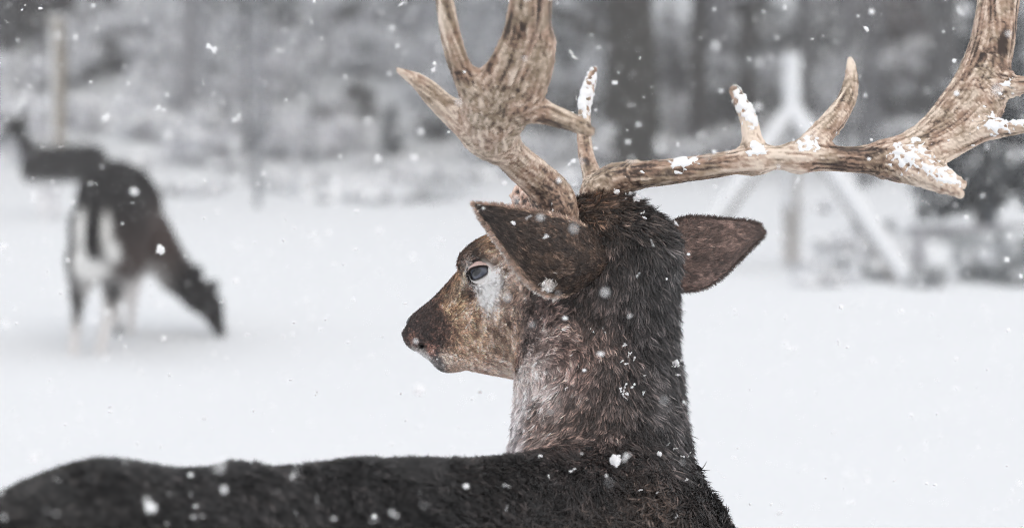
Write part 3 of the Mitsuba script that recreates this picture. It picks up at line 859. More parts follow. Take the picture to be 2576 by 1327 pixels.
# ---- a pale tuft under the near ear
r = np.random.RandomState(55)
tc_ = P(1378, 716, 2.50)
tp = tc_ + r.normal(0, 1, (420, 3)) * [.0034, .002, .0030]
tn = np.tile(-FWD, (420, 1))
tg = unit(np.array([.2, 0, -1.0]) + r.normal(0, .7, (420, 3)))
tg = unit(tg - (tg * tn).sum(1, keepdims=True) * tn)
v, f, c, n = strands(tp, tn, tg, r.uniform(.003, .006, 420), r.uniform(.0007, .0011, 420), r.uniform(.2, .6, 420), np.tile(lin(196, 186, 180), (420, 1)), np.tile(lin(232, 228, 226), (420, 1)), .006, 56)
add('fallow_buck__ear__white_tuft', (v, f), 'mat_fur', color=c, normals=n, label='pale tuft of hair at the lower rim of the near ear', kind='stuff')

# ------------------------------------------------------------------ two more deer behind, one grazing
def small_deer(root, fn, lo, hi, color_fn, h=.014):
    m = surface(fn, lo, hi, h)
    v = np.asarray(m.vertices)
    add(root + '__body', m, 'mat_plain', color=color_fn(v), smooth=True)


DK, MIDC, PALE = lin(20, 18, 18), lin(66, 54, 50), lin(216, 215, 213)

# grazing doe, rump to the lens
def PD(x, y, d):
    return P(x - 11, y, d)


gd = 10.2
G = {k: PD(x, y, d) for k, (x, y, d) in dict(
    rump=(284, 580, gd), loin=(310, 510, gd + .35), wither=(320, 520, gd + .75), chest=(350, 590, gd + .85), neck0=(385, 600, gd + .85), neck1=(455, 690, gd + .80), poll=(512, 745, gd + .75), nose=(566, 836, gd + .72), brow=(540, 770, gd + .74),
    thl=(228, 660, gd - .02), hkl=(208, 752, gd + .14), ftl=(194, 893, gd + .02), thr=(318, 660, gd + .02), hkr=(289, 750, gd + .16), ftr=(262, 888, gd + .06),
    fl0=(318, 660, gd + .8), fl1=(304, 760, gd + .82), fl2=(308, 856, gd + .8), fr0=(355, 660, gd + .82), fr1=(344, 745, gd + .84), fr2=(338, 838, gd + .82)).items()}


def doe_sdf(p):
    d = chain(p, [G['rump'], G['loin'], G['wither']], [.185, .18, .185], .05)
    d = smin(d, cone(p, G['wither'], G['chest'], .18, .15), .06)
    d = smin(d, ell(p, PD(284, 480, gd + .3), np.eye(3), (.12, .3, .12)), .08)
    d = smin(d, chain(p, [G['neck0'], G['neck1'], G['poll']], [.13, .09, .075], .03), .05)
    d = smin(d, chain(p, [G['poll'], G['brow'], G['nose']], [.075, .062, .026], .02), .03)
    d = smin(d, chain(p, [G['thl'], G['hkl'] + .02 * DZ, G['hkl'], G['ftl']], [.10, .038, .028, .018], .03), .05)
    d = smin(d, chain(p, [G['thr'], G['hkr'] + .02 * DZ, G['hkr'], G['ftr']], [.105, .038, .028, .018], .03), .05)
    d = smin(d, chain(p, [G['fl0'], G['fl1'], G['fl2']], [.065, .024, .017], .02), .04)
    return smin(d, chain(p, [G['fr0'], G['fr1'], G['fr2']], [.065, .024, .017], .02), .04)


def blot(p, c, r):
    return np.exp(-np.maximum(np.linalg.norm((p - c) / r, axis=1) - .0, 0) ** 4)[:, None]


def doe_color(p):
    c = DK + (MIDC - DK) * blot(p, PD(365, 620, gd + .4), (.20, .6, .22))
    for x, y, r in ((216, 585, (.036, .14, .10)), (280, 582, (.030, .14, .085)), (216, 665, (.055, .14, .09)), (250, 692, (.070, .16, .075)), (294, 634, (.036, .12, .06)), (240, 780, (.055, .2, .10))):
        k = blot(p, PD(x, y, gd - .14), r)
        c = c + (PALE - c) * np.clip(k * 1.1, 0, 1)
    low = sstep(.42, .24, p[:, 2])[:, None] * sstep(.25, .05, p[:, 0] - PD(345, 700, gd + .8)[0])[:, None]
    c = c + (lin(214, 211, 209) - c) * low * .94
    c = c + (DK - c) * np.clip(blot(p, PD(300, 735, gd + .08), (.05, .15, .13)) + blot(p, PD(205, 745, gd + .1), (.04, .15, .15)), 0, 1)
    c = c + (DK - c) * np.clip(blot(p, PD(308, 850, gd + .8), (.05, .12, .07)), 0, 1)
    return c


small_deer('grazing_deer', doe_sdf, [PD(150, 500, gd)[0], gd - .6, -.12], [PD(600, 500, gd + .7)[0], gd + 1.4, 1.05], doe_color)
for k, (a, b, w) in enumerate(((PD(505, 722, gd + .68), PD(508, 672, gd + .66), .05), (PD(528, 735, gd + .8), PD(556, 712, gd + .84), .05))):
    m = surface(lambda p: ell(p, (a + b) / 2, np.stack([unit(b - a), unit(np.cross(b - a, [0, 1, .1])), unit(np.cross(b - a, np.cross(b - a, [0, 1, .1])))]), (np.linalg.norm(b - a) * .65, .035, .014)), np.minimum(a, b) - .08, np.maximum(a, b) + .08, .008)
    add(numbered('grazing_deer__ear'), m, 'mat_plain', color=np.tile(DK, (len(m.vertices), 1)))
tl = np.array([[*PD(246, 540, gd - .19), .035], [*PD(244, 580, gd - .21), .034], [*PD(243, 620, gd - .22), .034], [*PD(244, 650, gd - .21), .018]])
tv, tf = tube_mesh(tl[:, :3], tl[:, 3], 10)
add('grazing_deer__tail', (tv, tf), 'mat_plain', color=np.tile(DK * .8, (len(tv), 1)), label='black tail hanging between white rump patches')
tag('grazing_deer', 'blurred dark deer with white rump patches, grazing with its nose in the snow', 'deer')

# the second doe stands behind it with raised head
sd = 19.0
S = {k: P(x, y, d) for k, (x, y, d) in dict(
    rump=(226, 410, sd - .1), mid=(168, 412, sd + .1), chest=(110, 426, sd + .25), neck1=(66, 368, sd + .3), poll=(44, 322, sd + .3), nose=(10, 334, sd + .35),
    f0=(112, 455, sd + .25), f1=(107, 500, sd + .26), f2=(106, 560, sd + .25), g0=(128, 455, sd + .4), g1=(136, 500, sd + .4), g2=(136, 560, sd + .4),
    h0=(222, 460, sd - .05), h1=(236, 500, sd), h2=(232, 570, sd)).items()}


def doe2_sdf(p):
    d = chain(p, [S['rump'], S['mid'], S['chest']], [.165, .155, .20], .05)
    d = smin(d, chain(p, [S['chest'] + .02 * DZ, S['neck1'], S['poll']], [.12, .062, .058], .03), .05)
    d = smin(d, chain(p, [S['poll'], S['nose']], [.075, .036], .02), .02)
    for a in 'fgh':
        d = smin(d, chain(p, [S[a + '0'], S[a + '1'], S[a + '2']], [.08, .034, .024], .02), .04)
    return d


def doe2_color(p):
    x, y = to_px(p)
    low = sstep(S['mid'][2] - .11, S['mid'][2] - .20, p[:, 2])[:, None]
    return DK * .5 + (lin(232, 231, 232) - DK * .5) * low


small_deer('standing_deer', doe2_sdf, [P(-30, 300, sd)[0], sd - .8, -.3], [P(300, 300, sd)[0], sd + 1.0, 1.15], doe2_color, .02)
for (a, b) in ((P(36, 318, sd + .4), P(16, 292, sd + .38)), (P(52, 316, sd + .52), P(66, 290, sd + .55))):
    m = surface(lambda p: ell(p, (a + b) / 2, np.stack([unit(b - a), unit(np.cross(b - a, [0, 1, .1])), unit(np.cross(b - a, np.cross(b - a, [0, 1, .1])))]), (.085, .045, .018)), np.minimum(a, b) - .09, np.maximum(a, b) + .09, .012)
    add(numbered('standing_deer__ear'), m, 'mat_plain', color=np.tile(DK, (len(m.vertices), 1)))
tag('standing_deer', 'blurred dark deer with raised head standing behind the grazing deer', 'deer')


# ------------------------------------------------------------------ trees, shrubs, posts at the wood's edge
def bark_color(v, base, seed):
    g = meshkit.fbm(v * np.array([14, 14, 3]), 3, seed)
    return np.clip(base * (.55 + .9 * g)[:, None], 0, 1)


def trunk(root, x, width, ybase, height, base_c, seed, lean=0.0, branches=6, crown=None, z0=None, wmul=1.0):
    r = np.random.RandomState(seed)
    g = on_bank(x, ybase)
    d = (g - CAM) @ FWD
    rad = width * PX(d) / 2
    n = 16
    t = np.linspace(-.03, 1, n)
    wob = np.cumsum(r.normal(0, .02, (n, 2)), 0)
    pts = np.stack([g[0] + lean * height * t + wob[:, 0] * rad * 4, g[1] + wob[:, 1] * rad * 3, g[2] + height * t], 1)
    v, f = tube_mesh(pts, rad * (1.18 * np.exp(-np.maximum(t, 0) * 14) * .25 + 1.0 - .72 * np.maximum(t, 0)), 14)
    v = v + (meshkit.fbm(v * 9, 2, seed)[:, None] - .5) * rad * .25
    add(root + '__trunk', (v, f), 'mat_plain', color=bark_color(v, base_c, seed), smooth=True)
    bs, tips = [], []
    for k in range(branches):
        u = r.uniform(.15, .98)
        a = r.uniform(0, 2 * np.pi)
        i = int(np.interp(u, t, np.arange(n)))
        ln = height * r.uniform(.10, .22) * (1.15 - u * .6)
        d3 = np.array([math.cos(a), math.sin(a), r.uniform(.15, .8)])
        q = np.array([pts[i] + d3 * ln * s + np.array([0, 0, .25 * ln * s * s]) + r.normal(0, .03 * ln, 3) for s in (0, .35, .7, 1)])
        br = max(rad * .25, .012)
        bs.append(tube_mesh(q, [br, br * .7, br * .45, br * .2], 5))
        tips += [q[2], q[3]]
        for _ in range(3):
            e = q[3] + r.normal(0, .25 * ln, 3)
            bs.append(tube_mesh([q[2], (q[2] + e) / 2 + r.normal(0, .03 * ln, 3), e], [br * .4, br * .3, br * .12], 4))
            tips.append(e)
    if bs:
        v, f = join(bs)
        add(root + '__branches', (v, f), 'mat_plain', color=bark_color(v, base_c * 1.1, seed + 1), smooth=True, kind='stuff')
    if crown:
        tips = np.array(tips)
        c = tips[r.randint(0, len(tips), crown)] + r.normal(0, height * .045, (crown, 3))
        v, f = flakes_of(c, r, height * .018, flat=.55)
        add(root + '__crown', (v, f), 'mat_plain', color=np.repeat(lin(118, 120, 121) * r.uniform(.5, 1.5, (crown, 1)), 4, 0), smooth=False, kind='stuff')
    return g, d


def flakes_of(c, r, size, flat=.4):
    """small bent leaf / twig-tuft quads at the points c"""
    m = len(c)
    n = unit(r.normal(0, 1, (m, 3)) * [1, 1, 1 / flat])
    a = unit(np.cross(n, r.normal(0, 1, (m, 3))))
    b = np.cross(n, a)
    s = size * r.uniform(.6, 1.4, (m, 1))
    v = np.stack([c - a * s, c + b * s * .45, c + a * s, c - b * s * .45 + n * s * .2], 1).reshape(-1, 3)
    i = np.arange(m)[:, None] * 4
    return v, np.vstack([i + [0, 1, 2], i + [0, 2, 3]])


TREES = [  # name, x, width, base y, height, colour, lean, label
    ('dark_tree', 1585, 128, 420, 13, (44, 42, 38), .006, 'thick dark tree trunk rising behind the gap between the antlers'),
    ('dark_tree', 1757, 44, 405, 11, (46, 44, 43), .004, 'slender dark trunk right of the thickest tree'),
    ('dark_tree', 1872, 50, 396, 11, (52, 50, 49), .02, 'dark trunk behind the small snowy antler tine'),
    ('sapling', 2172, 26, 470, 7, (92, 92, 95), .01, 'thickest of the thin bare saplings right of the braced post'),
    ('sapling', 2120, 15, 455, 6, (100, 100, 104), .0, 'thin bare sapling nearest to the braced post'),
    ('sapling', 2205, 15, 458, 6, (100, 100, 104), .012, 'thin bare sapling rightmost of those beside the braced post'),
    ('sapling', 622, 14, 418, 5, (96, 98, 102), .0, 'thin grey sapling leftmost of those standing left of the antlers'),
    ('sapling', 648, 12, 520, 4.4, (118, 121, 126), .004, 'pale thin sapling rooted lowest in the open snow'),
    ('sapling', 668, 11, 400, 5, (104, 107, 112), .0, 'thin grey sapling in the middle of the left cluster'),
    ('sapling', 785, 9, 430, 5, (128, 131, 136), .0, 'faint thin sapling standing alone left of the round dark bush'),
    ('sapling', 520, 24, 356, 7, (140, 141, 146), -.01, 'grey sapling above the raised rump of the deer'),
    ('dark_tree', 470, 40, 330, 11, (140, 140, 144), .01, 'greyish trunk near the top between the left post and the saplings'),
    ('dark_tree', 22, 64, 232, 12, (64, 64, 66), .0, 'dark trunk in the top left corner beside the wooden post'),
    ('dark_tree', 2390, 70, 400, 12, (84, 84, 86), -.02, 'dark trunk in the thicket behind the broad antler palm'),
    ('dark_tree', 2030, 34, 380, 11, (96, 96, 98), -.03, 'leaning grey trunk behind the top of the braced post'),
    ('dark_tree', 1330, 60, 330, 12, (150, 150, 152), .01, 'grey trunk behind the near antler palm'),
]
for i, (nm_, x, w, yb, h, c, lean, lab) in enumerate(TREES):
    root = numbered(nm_)
    big = w > 30
    trunk(root, x, w, yb, h, lin(*c), 500 + i, lean, branches=14 if big else 7, crown=(800 if x > 1450 else 500) if big else None)
    tag(root, lab, 'tree' if big else 'sapling', 'trees at the edge of the wood' if big else 'thin bare saplings')

# more wood further up the bank, closing it off overhead
r = np.random.RandomState(77)
tv, tc, cv, at = [], [], [], 0
for k in range(190):
    x, y = r.uniform(-48, 48), r.uniform(33, 64)
    z, rad, h = float(ground_z(x, y)), r.uniform(.08, .24), r.uniform(9, 15)
    v, f = tube_mesh([[x, y, z - .3], [x + r.normal(0, .1), y, z + h * .5], [x + r.normal(0, .3), y, z + h]], [rad, rad * .8, rad * .3], 7)
    tv.append((v, f))
    tc.append(np.tile(lin(128, 128, 132) * r.uniform(.6, 1.5), (len(v), 1)))
    cv.append(np.stack([x + r.normal(0, 1.5, 90), y + r.normal(0, 1.5, 90), z + h * r.uniform(.3, 1.05, 90)], 1))
v, f = join(tv)
add('woodland__trunks', (v, f), 'mat_plain', color=np.vstack(tc), smooth=True, kind='stuff')
c = np.vstack(cv)
v, f = flakes_of(c, r, .42, .5)
add('woodland__crowns', (v, f), 'mat_plain', color=np.repeat(lin(150, 152, 155) * r.uniform(.5, 1.6, (len(c), 1)), 4, 0), smooth=False, kind='stuff')
tag('woodland', 'far snowy wood climbing the bank behind the meadow', 'wood', kind='stuff')


# shrubs: twigs with snow lying on them
def shrub_parts(x, ybase, wpx, hpx, dark, snow, seed, tint):
    r = np.random.RandomState(seed)
    g = on_bank(x, ybase)
    d = (g - CAM) @ FWD
    w, h = wpx * PX(d) / 2, hpx * PX(d)
    tw, tips = [], []
    for k in range(46):
        a, el = r.uniform(0, 2 * np.pi), r.uniform(.25, 1)
        e = g + np.array([math.cos(a) * w * r.uniform(.3, 1), math.sin(a) * w * r.uniform(.3, 1), h * el])
        m_ = (g + e) / 2 + r.normal(0, .08 * h, 3) + [0, 0, .12 * h]
        tw.append(tube_mesh([g + r.normal(0, .08 * w, 3) * [1, 1, 0], m_, e], [.016, .010, .004], 4, cap=False))
        tips += [m_, e, (m_ + e) / 2]
    tips = np.array(tips)
    c = tips[r.randint(0, len(tips), dark)] + r.normal(0, 1, (dark, 3)) * [w * .16, w * .16, h * .10]
    leaves = flakes_of(c, r, .055 + .05 * w, .8)
    lc = np.repeat(lin(*tint) * r.uniform(.5, 1.5, (dark, 1)), 4, 0)
    c = tips[r.randint(0, len(tips), snow)] + r.normal(0, 1, (snow, 3)) * [w * .14, w * .14, h * .06] + [0, 0, .04 * h]
    return join(tw), leaves, lc, flakes_of(c, r, .06 + .06 * w, .45)


def shrub(root, x, ybase, wpx, hpx, dark, snow, seed, label, group=None, tint=(84, 82, 82), cat='shrub'):
    tw, lv, lc, sn = shrub_parts(x, ybase, wpx, hpx, dark, snow, seed, tint)
    add(root + '__twigs', tw, 'mat_plain', color=np.tile(lin(*tint) * .8, (len(tw[0]), 1)), smooth=True, kind='stuff')
    add(root + '__leaves', lv, 'mat_plain', color=lc, smooth=False, kind='stuff')
    add(root + '__snow_cover', sn, 'mat_snow', smooth=False, kind='stuff')
    tag(root, label, cat, group)


SHRUBS = [  # x, base y, width, height, dark, snow, tint, label
    (905, 300, 66, 76, 900, 60, (62, 61, 58), 'round dark bush on the bank left of the near antler'),
    (803, 330, 50, 62, 320, 80, (100, 100, 102), 'smaller dark bush left of the round dark bush'),
    (1085, 350, 90, 60, 500, 120, (88, 88, 92), 'grey bush behind the tip of the near antler'),
    (540, 370, 80, 110, 420, 220, (116, 116, 120), 'grey bush right of the left wooden post'),
    (300, 175, 150, 90, 600, 160, (96, 96, 100), 'dark bush high up right of the left wooden post'),
    (375, 250, 60, 60, 500, 60, (84, 84, 86), 'small dark bush between the left post and the saplings'),
    (80, 150, 260, 190, 1800, 60, (66, 62, 64), 'big dark thicket in the top left corner'),
    (70, 228, 170, 110, 1000, 120, (74, 74, 76), 'dark bush above the head of the standing deer'),
    (650, 110, 260, 150, 700, 600, (124, 128, 131), 'snowy bush at the top above the thin left saplings'),
    (1030, 60, 200, 120, 700, 260, (96, 90, 86), 'brownish bush at the top left of the near antler'),
    (1870, 60, 160, 100, 1300, 30, (60, 56, 54), 'dark brown bush at the top above the small snowy tine'),
    (1450, 340, 130, 110, 600, 160, (88, 86, 84), 'dark bush between the near antler and the snowy brow tine'),
    (1840, 370, 130, 150, 1000, 120, (82, 80, 80), 'dark bush behind the small snowy tine'),
    (1960, 330, 150, 90, 800, 160, (84, 82, 82), 'dark bush behind the braced post'),
    (2290, 330, 240, 170, 1500, 220, (84, 83, 86), 'wide dark thicket left of the broad antler palm'),
    (2250, 120, 320, 140, 1500, 260, (82, 72, 74), 'wide dark thicket at the top left of the broad antler palm'),
    (1500, 90, 160, 160, 900, 500, (86, 84, 82), 'snow covered bush at the top left of the thick trunk'),
    (1690, 330, 120, 220, 700, 420, (96, 95, 95), 'snowy bush between the two dark trunks'),
    (1420, 200, 120, 200, 400, 500, (110, 110, 112), 'pale snowy bush right of the near antler palm'),
    (2420, 250, 200, 150, 1300, 160, (78, 78, 82), 'dark bush behind the upper part of the antler palm'),
    (2030, 180, 260, 140, 900, 420, (96, 96, 98), 'snowy bush at the top above the braced post'),
    (2460, 704, 120, 84, 300, 220, (140, 144, 146), 'low bush under the log rail right of the braced post'),
    (2555, 716, 110, 120, 420, 220, (126, 130, 132), 'low dark bush at the right edge under the log rail'),
    (2330, 722, 70, 36, 120, 90, (120, 122, 124), 'smallest dark clump at the foot of the right strut'),
    (2170, 700, 150, 46, 120, 160, (170, 172, 175), 'faint low clump between the post and its right strut'),
    (960, 500, 420, 26, 70, 300, (176, 178, 181), 'low snowy heather strip at the meadow edge under the bushes'),
]
for i, (x, yb, w, h, dk_, sn, tint, lab) in enumerate(SHRUBS):
    shrub(numbered('shrub'), x, yb, w, h, dk_, sn, 900 + i, lab, 'shrubs on the wooded bank', tint)
r = np.random.RandomState(5)
got = []
for i in range(150):
    x, yb = r.uniform(-40, 2620), r.uniform(50, 420)
    left = x < 1450
    if left and 850 < x < 1100 and yb > 240:
        yb -= 170
    got.append(shrub_parts(x, yb, r.uniform(110, 240), r.uniform(50, 110), int(r.uniform(170, 320)), int(r.uniform(380, 560) if left else r.uniform(300, 460)), 1300 + i, (196, 196, 201) if left else (186, 185, 187)))
for i in range(80):  # the bank goes on to both sides
    got.append(shrub_parts(r.choice([r.uniform(-1500, -60), r.uniform(2640, 4100)]), r.uniform(60, 425), r.uniform(140, 300), r.uniform(50, 120), 170, 260, 1800 + i, (190, 190, 194)))
for i in range(16):
    got.append(shrub_parts(r.uniform(250, 1500), r.uniform(415, 500), r.uniform(120, 260), r.uniform(14, 36), 40, 90, 1700 + i, (190, 191, 195)))
for i in range(11):
    got.append(shrub_parts(r.uniform(1930, 2640), r.uniform(500, 700) if i % 3 else r.uniform(640, 720), r.uniform(90, 220), r.uniform(14, 34), 26, 50, 1600 + i, (196, 198, 202)))
tw, lv, sn = join([a[0] for a in got]), join([a[1] for a in got]), join([a[3] for a in got])
add('undergrowth__twigs', tw, 'mat_plain', color=np.tile(lin(140, 139, 141), (len(tw[0]), 1)), smooth=True, kind='stuff')
add('undergrowth__leaves', lv, 'mat_plain', color=np.vstack([a[2] for a in got]), smooth=False, kind='stuff')
add('undergrowth__snow_cover', sn, 'mat_snow', smooth=False, kind='stuff')
tag('undergrowth', 'pale frosted undergrowth covering the wooded bank', 'undergrowth', kind='stuff')


def spruce(root, x, ybase, hpx, wpx, seed, label, stem=.22, dark=(58, 62, 66), skirts=11):
    r = np.random.RandomState(seed)
    g = on_bank(x, ybase)
    d = (g - CAM) @ FWD
    H, W = hpx * PX(d), wpx * PX(d) / 2
    v, f = tube_mesh([g - [0, 0, .1], g + [0, 0, H * .5], g + [0, 0, H]], [W * .16, W * .10, .006], 8)
    add(root + '__trunk', (v, f), 'mat_plain', color=bark_color(v, lin(70, 66, 64), seed))
    c, s = [], []
    for k in range(skirts):
        u = stem + (1 - stem) * k / skirts
        for b in range(12):
            a = r.uniform(0, 2 * np.pi)
            L = W * (1.08 - u) / (1 - stem) * r.uniform(.6, 1.1)
            m = 26
            t = r.uniform(.1, 1, m)
            q = g + np.stack([np.cos(a) * L * t, np.sin(a) * L * t, u * H - .22 * L * t + 0 * t], 1) + r.normal(0, .05 * W, (m, 3))
            c.append(q)
            s.append(q[r.rand(m) < .22] + [0, 0, .025])
    c, s = np.vstack(c), np.vstack(s)
    v, f = flakes_of(c, r, .10 * W + .02, .7)
    add(root + '__needles', (v, f), 'mat_plain', color=np.repeat(lin(*dark) * r.uniform(.5, 1.5, (len(c), 1)), 4, 0), smooth=False, kind='stuff')
    v, f = flakes_of(s, r, .10 * W + .02, .2)
    add(root + '__snow_cover', (v, f), 'mat_snow', smooth=False, kind='stuff')
    tag(root, label, 'tree', 'young spruces')


spruce('young_spruce', 2478, 592, 640, 380, 41, 'dark young spruce with bare lower stem below the antler palm', stem=.17)
spruce('young_spruce_001', 984, 388, 130, 80, 42, 'tiny slate grey spruce standing on the bank left of the near antler', stem=.04, dark=(84, 90, 96))

# ------------------------------------------------------------------ fence post with two struts, its weather side plastered with snow
def beam(a, b, w, seed, rnd=.012):
    """a rough squared timber from a to b"""
    a, b = np.asarray(a, float), np.asarray(b, float)
    t = unit(b - a)
    s = unit(np.cross(t, [0, 1, 0.01]))
    u = np.cross(s, t)
    n = 14
    prof = np.array([[-1, -.7], [-.7, -1], [.7, -1], [1, -.7], [1, .7], [.7, 1], [-.7, 1], [-1, .7]]) * w / 2
    k = np.linspace(0, 1, n)
    v = (a + (b - a) * k[:, None])[:, None] + prof[None, :, :1] * s + prof[None, :, 1:] * u
    v = v.reshape(-1, 3)
    v = v + (meshkit.fbm(v * 8, 2, seed)[:, None] - .5) * w * .2
    i, j = np.meshgrid(np.arange(n - 1), np.arange(8), indexing='ij')
    q = np.stack([i * 8 + j, i * 8 + (j + 1) % 8, (i + 1) * 8 + (j + 1) % 8, (i + 1) * 8 + j], -1).reshape(-1, 4)
    f = np.vstack([q[:, [0, 1, 2]], q[:, [0, 2, 3]]])
    c0, c1 = len(v), len(v) + 1
    v = np.vstack([v, [a], [b]])
    jj = np.arange(8)
    return v, np.vstack([f, np.stack([jj * 0 + c0, (jj + 1) % 8, jj], 1), np.stack([jj * 0 + c1, (n - 1) * 8 + jj, (n - 1) * 8 + (jj + 1) % 8], 1)])


def plaster(a, b, w, thick, seed, shift):
    """a lumpy strip of snow stuck to a beam's side and top"""
    k = np.linspace(0, 1, 24)
    p = np.asarray(a) + (np.asarray(b) - a) * k[:, None] + np.asarray(shift)
    v, f = tube_mesh(p, w / 2 * (1.0 + .25 * (meshkit.fbm(p * 7, 2, seed) - .5)), 10)
    return v, f


pd_ = on_ground(1990, 668)
pdist = (pd_ - CAM) @ FWD
top, foot = P(1993, 140, pdist), pd_ - [0, 0, .1]
wood = lin(176, 174, 172)
pw = 42 * PX(pdist)
v, f = beam(foot, top, pw, 3)
add('braced_post__post', (v, f), 'mat_plain', color=bark_color(v, wood, 3), smooth=False)
J = P(1993, 282, pdist - .05)
for k, (x, y, dd) in enumerate(((1700, 640, -.1), (2292, 724, -.15))):
    e = on_ground(x, y) if k else on_ground(x, 690)
    v, f = beam(J, e - [0, 0, .05], pw * .92, 5 + k)
    add(numbered('braced_post__strut'), (v, f), 'mat_plain', color=bark_color(v, wood * .8, 5 + k), smooth=False)
tag('braced_post', 'pale wooden post with two slanting struts standing behind the far antler', 'post')
sv = [plaster(P(1991, 136, pdist), P(1991, 300, pdist), pw * 1.02, .02, 9, [0, -.035, 0]), plaster(P(1992, 300, pdist), P(1988, 520, pdist), pw * .7, .02, 9, [-.02, -.035, 0])]
for k, (x, y) in enumerate(((1700, 690), (2292, 724))):
    e = on_ground(x, y)
    sv.append(plaster(J, e, pw * 1.05, .02, 12 + k, [0, -.02, .03]))
v, f = join(sv)
add('post_snow', (v, f), 'mat_ground', smooth=True, label='snow plastered along the braced post and its struts', cat='snow')

fp = on_ground(143, 448)
fd = (fp - CAM) @ FWD
v, f = beam(fp - [0, 0, .2], P(143, 48, fd), 36 * PX(fd), 31)
add('fence_post__post', (v, f), 'mat_plain', color=bark_color(v, lin(132, 124, 112), 31), smooth=False)
v, f = beam(P(143, 47, fd), P(143, 40, fd), 40 * PX(fd), 32)
add('fence_post__cap', (v, f), 'mat_snow', smooth=False, label='snow cap on top of the post')
tag('fence_post', 'tall light brown fence post behind the standing deer at the left', 'post')
v, f = tube_mesh([P(131, 60, fd - .1), P(131, 250, fd - .1), P(133, 440, fd - .1)], 6 * PX(fd), 8)
add('fence_post_snow', (v, f), 'mat_ground', smooth=True, label='strip of snow blown onto the tall left fence post', cat='snow')

# a low log rail at the right
a, b = on_ground(2300, 700), on_ground(2700, 712)
d0 = (a - CAM) @ FWD
rail = []
v, f = tube_mesh([P(2288, 577, d0), P(2440, 574, d0), P(2700, 570, d0)], [.022, .026, .026], 8)
add('log_rail__rail', (v, f), 'mat_plain', color=bark_color(v, lin(140, 140, 144), 61))
for x in (2312, 2640):
    v, f = tube_mesh([P(x, 566, d0 - .06), P(x, 720, d0 - .06)], [.03, .034], 8)
    add(numbered('log_rail__post'), (v, f), 'mat_plain', color=bark_color(v, lin(160, 160, 165), 62))
tag('log_rail', 'low dark log rail on short posts at the right edge', 'fence')

# ------------------------------------------------------------------ snow lying on the buck
def snow_patch(name, src, x, y, depth, reach, thick, seed, label, cat='snow', group=None, up=.15, ragged=.55):
    """snow sticking to an antler: its own lumpy skin over the surface, dipping under it all round"""
    v, f, n = src
    c = P(x, y, depth)
    d = np.linalg.norm(v - c, axis=1)
    m = np.flatnonzero(d < reach * 1.6)
    fm = f[np.isin(f, m).all(1)]
    if not len(fm):
        print('no snow at', name, x, y)
        return
    used = np.unique(fm)
    re = -np.ones(len(v), int)
    re[used] = np.arange(len(used))
    p, nn = v[used], n[used]
    mask = .30 - .9 * (d[used] / reach) ** 2 + 3.6 * (meshkit.fbm(p * 190, 3, seed) - .5) + 1.0 * np.clip(nn[:, 2] - up, -.5, .35)
    lump = .35 + 1.3 * meshkit.fbm(p * 300, 2, seed + 1)
    h = thick * .40 * np.clip(mask, -1, .8) * lump
    h = np.where(mask < 0, np.maximum(h, -.003) - .0008, h)
    keepf = (mask[re[fm]] > -.35).any(1)
    fm = re[fm][keepf]
    q = p + nn * h[:, None] + np.array([0, 0, .3]) * np.maximum(h, 0)[:, None]
    add(numbered(name), (q, fm), 'mat_snow', smooth=True, label=label, cat=cat, group=group)


LA, RA = [(v, f, normals_of(v, f)) for v, f, _ in ANT]
for (src, x, y, dep, rc, th, lab) in (
        (RA, 1478, 225, 2.74, .040, .006, 'snow wrapped round the tip of the upright brow tine'),
        (RA, 1466, 262, 2.735, .020, .006, 'snow on the left side of the upright brow tine'),
        (RA, 1866, 262, 2.61, .030, .005, 'snow covering the tip of the small antler tine'),
        (RA, 1890, 300, 2.60, .014, .004, 'snow on the right side of the small antler tine'),
        (RA, 1600, 428, 2.59, .019, .013, 'round snow clump on the antler beam near its foot'),
        (RA, 1715, 405, 2.60, .020, .003, 'thin snow streak on top of the antler beam'),
        (RA, 1905, 366, 2.58, .016, .004, 'snow line at the foot of the small antler tine'),
        (RA, 2035, 368, 2.58, .014, .005, 'small snow clump at the foot of the curved antler tine'),
        (RA, 2290, 395, 2.55, .030, .004, 'snow patch on the antler where the palm begins'),
        (RA, 2370, 440, 2.53, .027, .004, 'snow covering the ragged lowest antler tine'),
        (RA, 2530, 322, 2.53, .036, .006, 'snow covering the antler tine at the right edge'),
        (RA, 2545, 240, 2.56, .020, .004, 'snow in the notch of the palm edge'),
        (RA, 2095, 330, 2.60, .009, .004, 'white snow fleck on the curved antler tine'),
        (RA, 1500, 400, 2.66, .014, .005, 'snow in the fork below the upright brow tine'),
        (LA, 1350, 375, 2.46, .016, .006, 'small snow clump on the upper edge of the near antler beam')):
    snow_patch('antler_snow', src, x, y, dep, rc, th, int(x), lab, group='snow on the antlers')


def lump_mesh(r, n, spread, size, stretch=1.0):
    """a snowflake: a loose clump of small rounded crystals"""
    parts = []
    for _ in range(n):
        s = trimesh.creation.icosphere(subdivisions=1, radius=1.0)
        v = np.asarray(s.vertices) * (size * r.uniform(.5, 1.1) * np.array([r.uniform(.6, 1.5), r.uniform(.5, 1.1), r.uniform(.5, 1.1)])) + r.normal(0, spread, 3) * [stretch, .6, .6]
        v = v * (1 + .12 * r.normal(0, 1, (len(v), 1)))
        parts.append((v, np.asarray(s.faces)))
    v, f = join(parts)
    return v / np.abs(v[:, 0]).max(), f


r = np.random.RandomState(3)
KIND = [meshkit.write_ply(lump_mesh(r, n, sp, sz, st), True) for n, sp, sz, st in ((4, .45, .55, 1.4), (5, .5, .5, 1.7), (3, .4, .6, 1.2), (6, .6, .45, 1.3), (2, .6, .5, 2.2), (5, .7, .4, 1.5), (3, .5, .6, 1.0), (4, .6, .45, 2.0))]


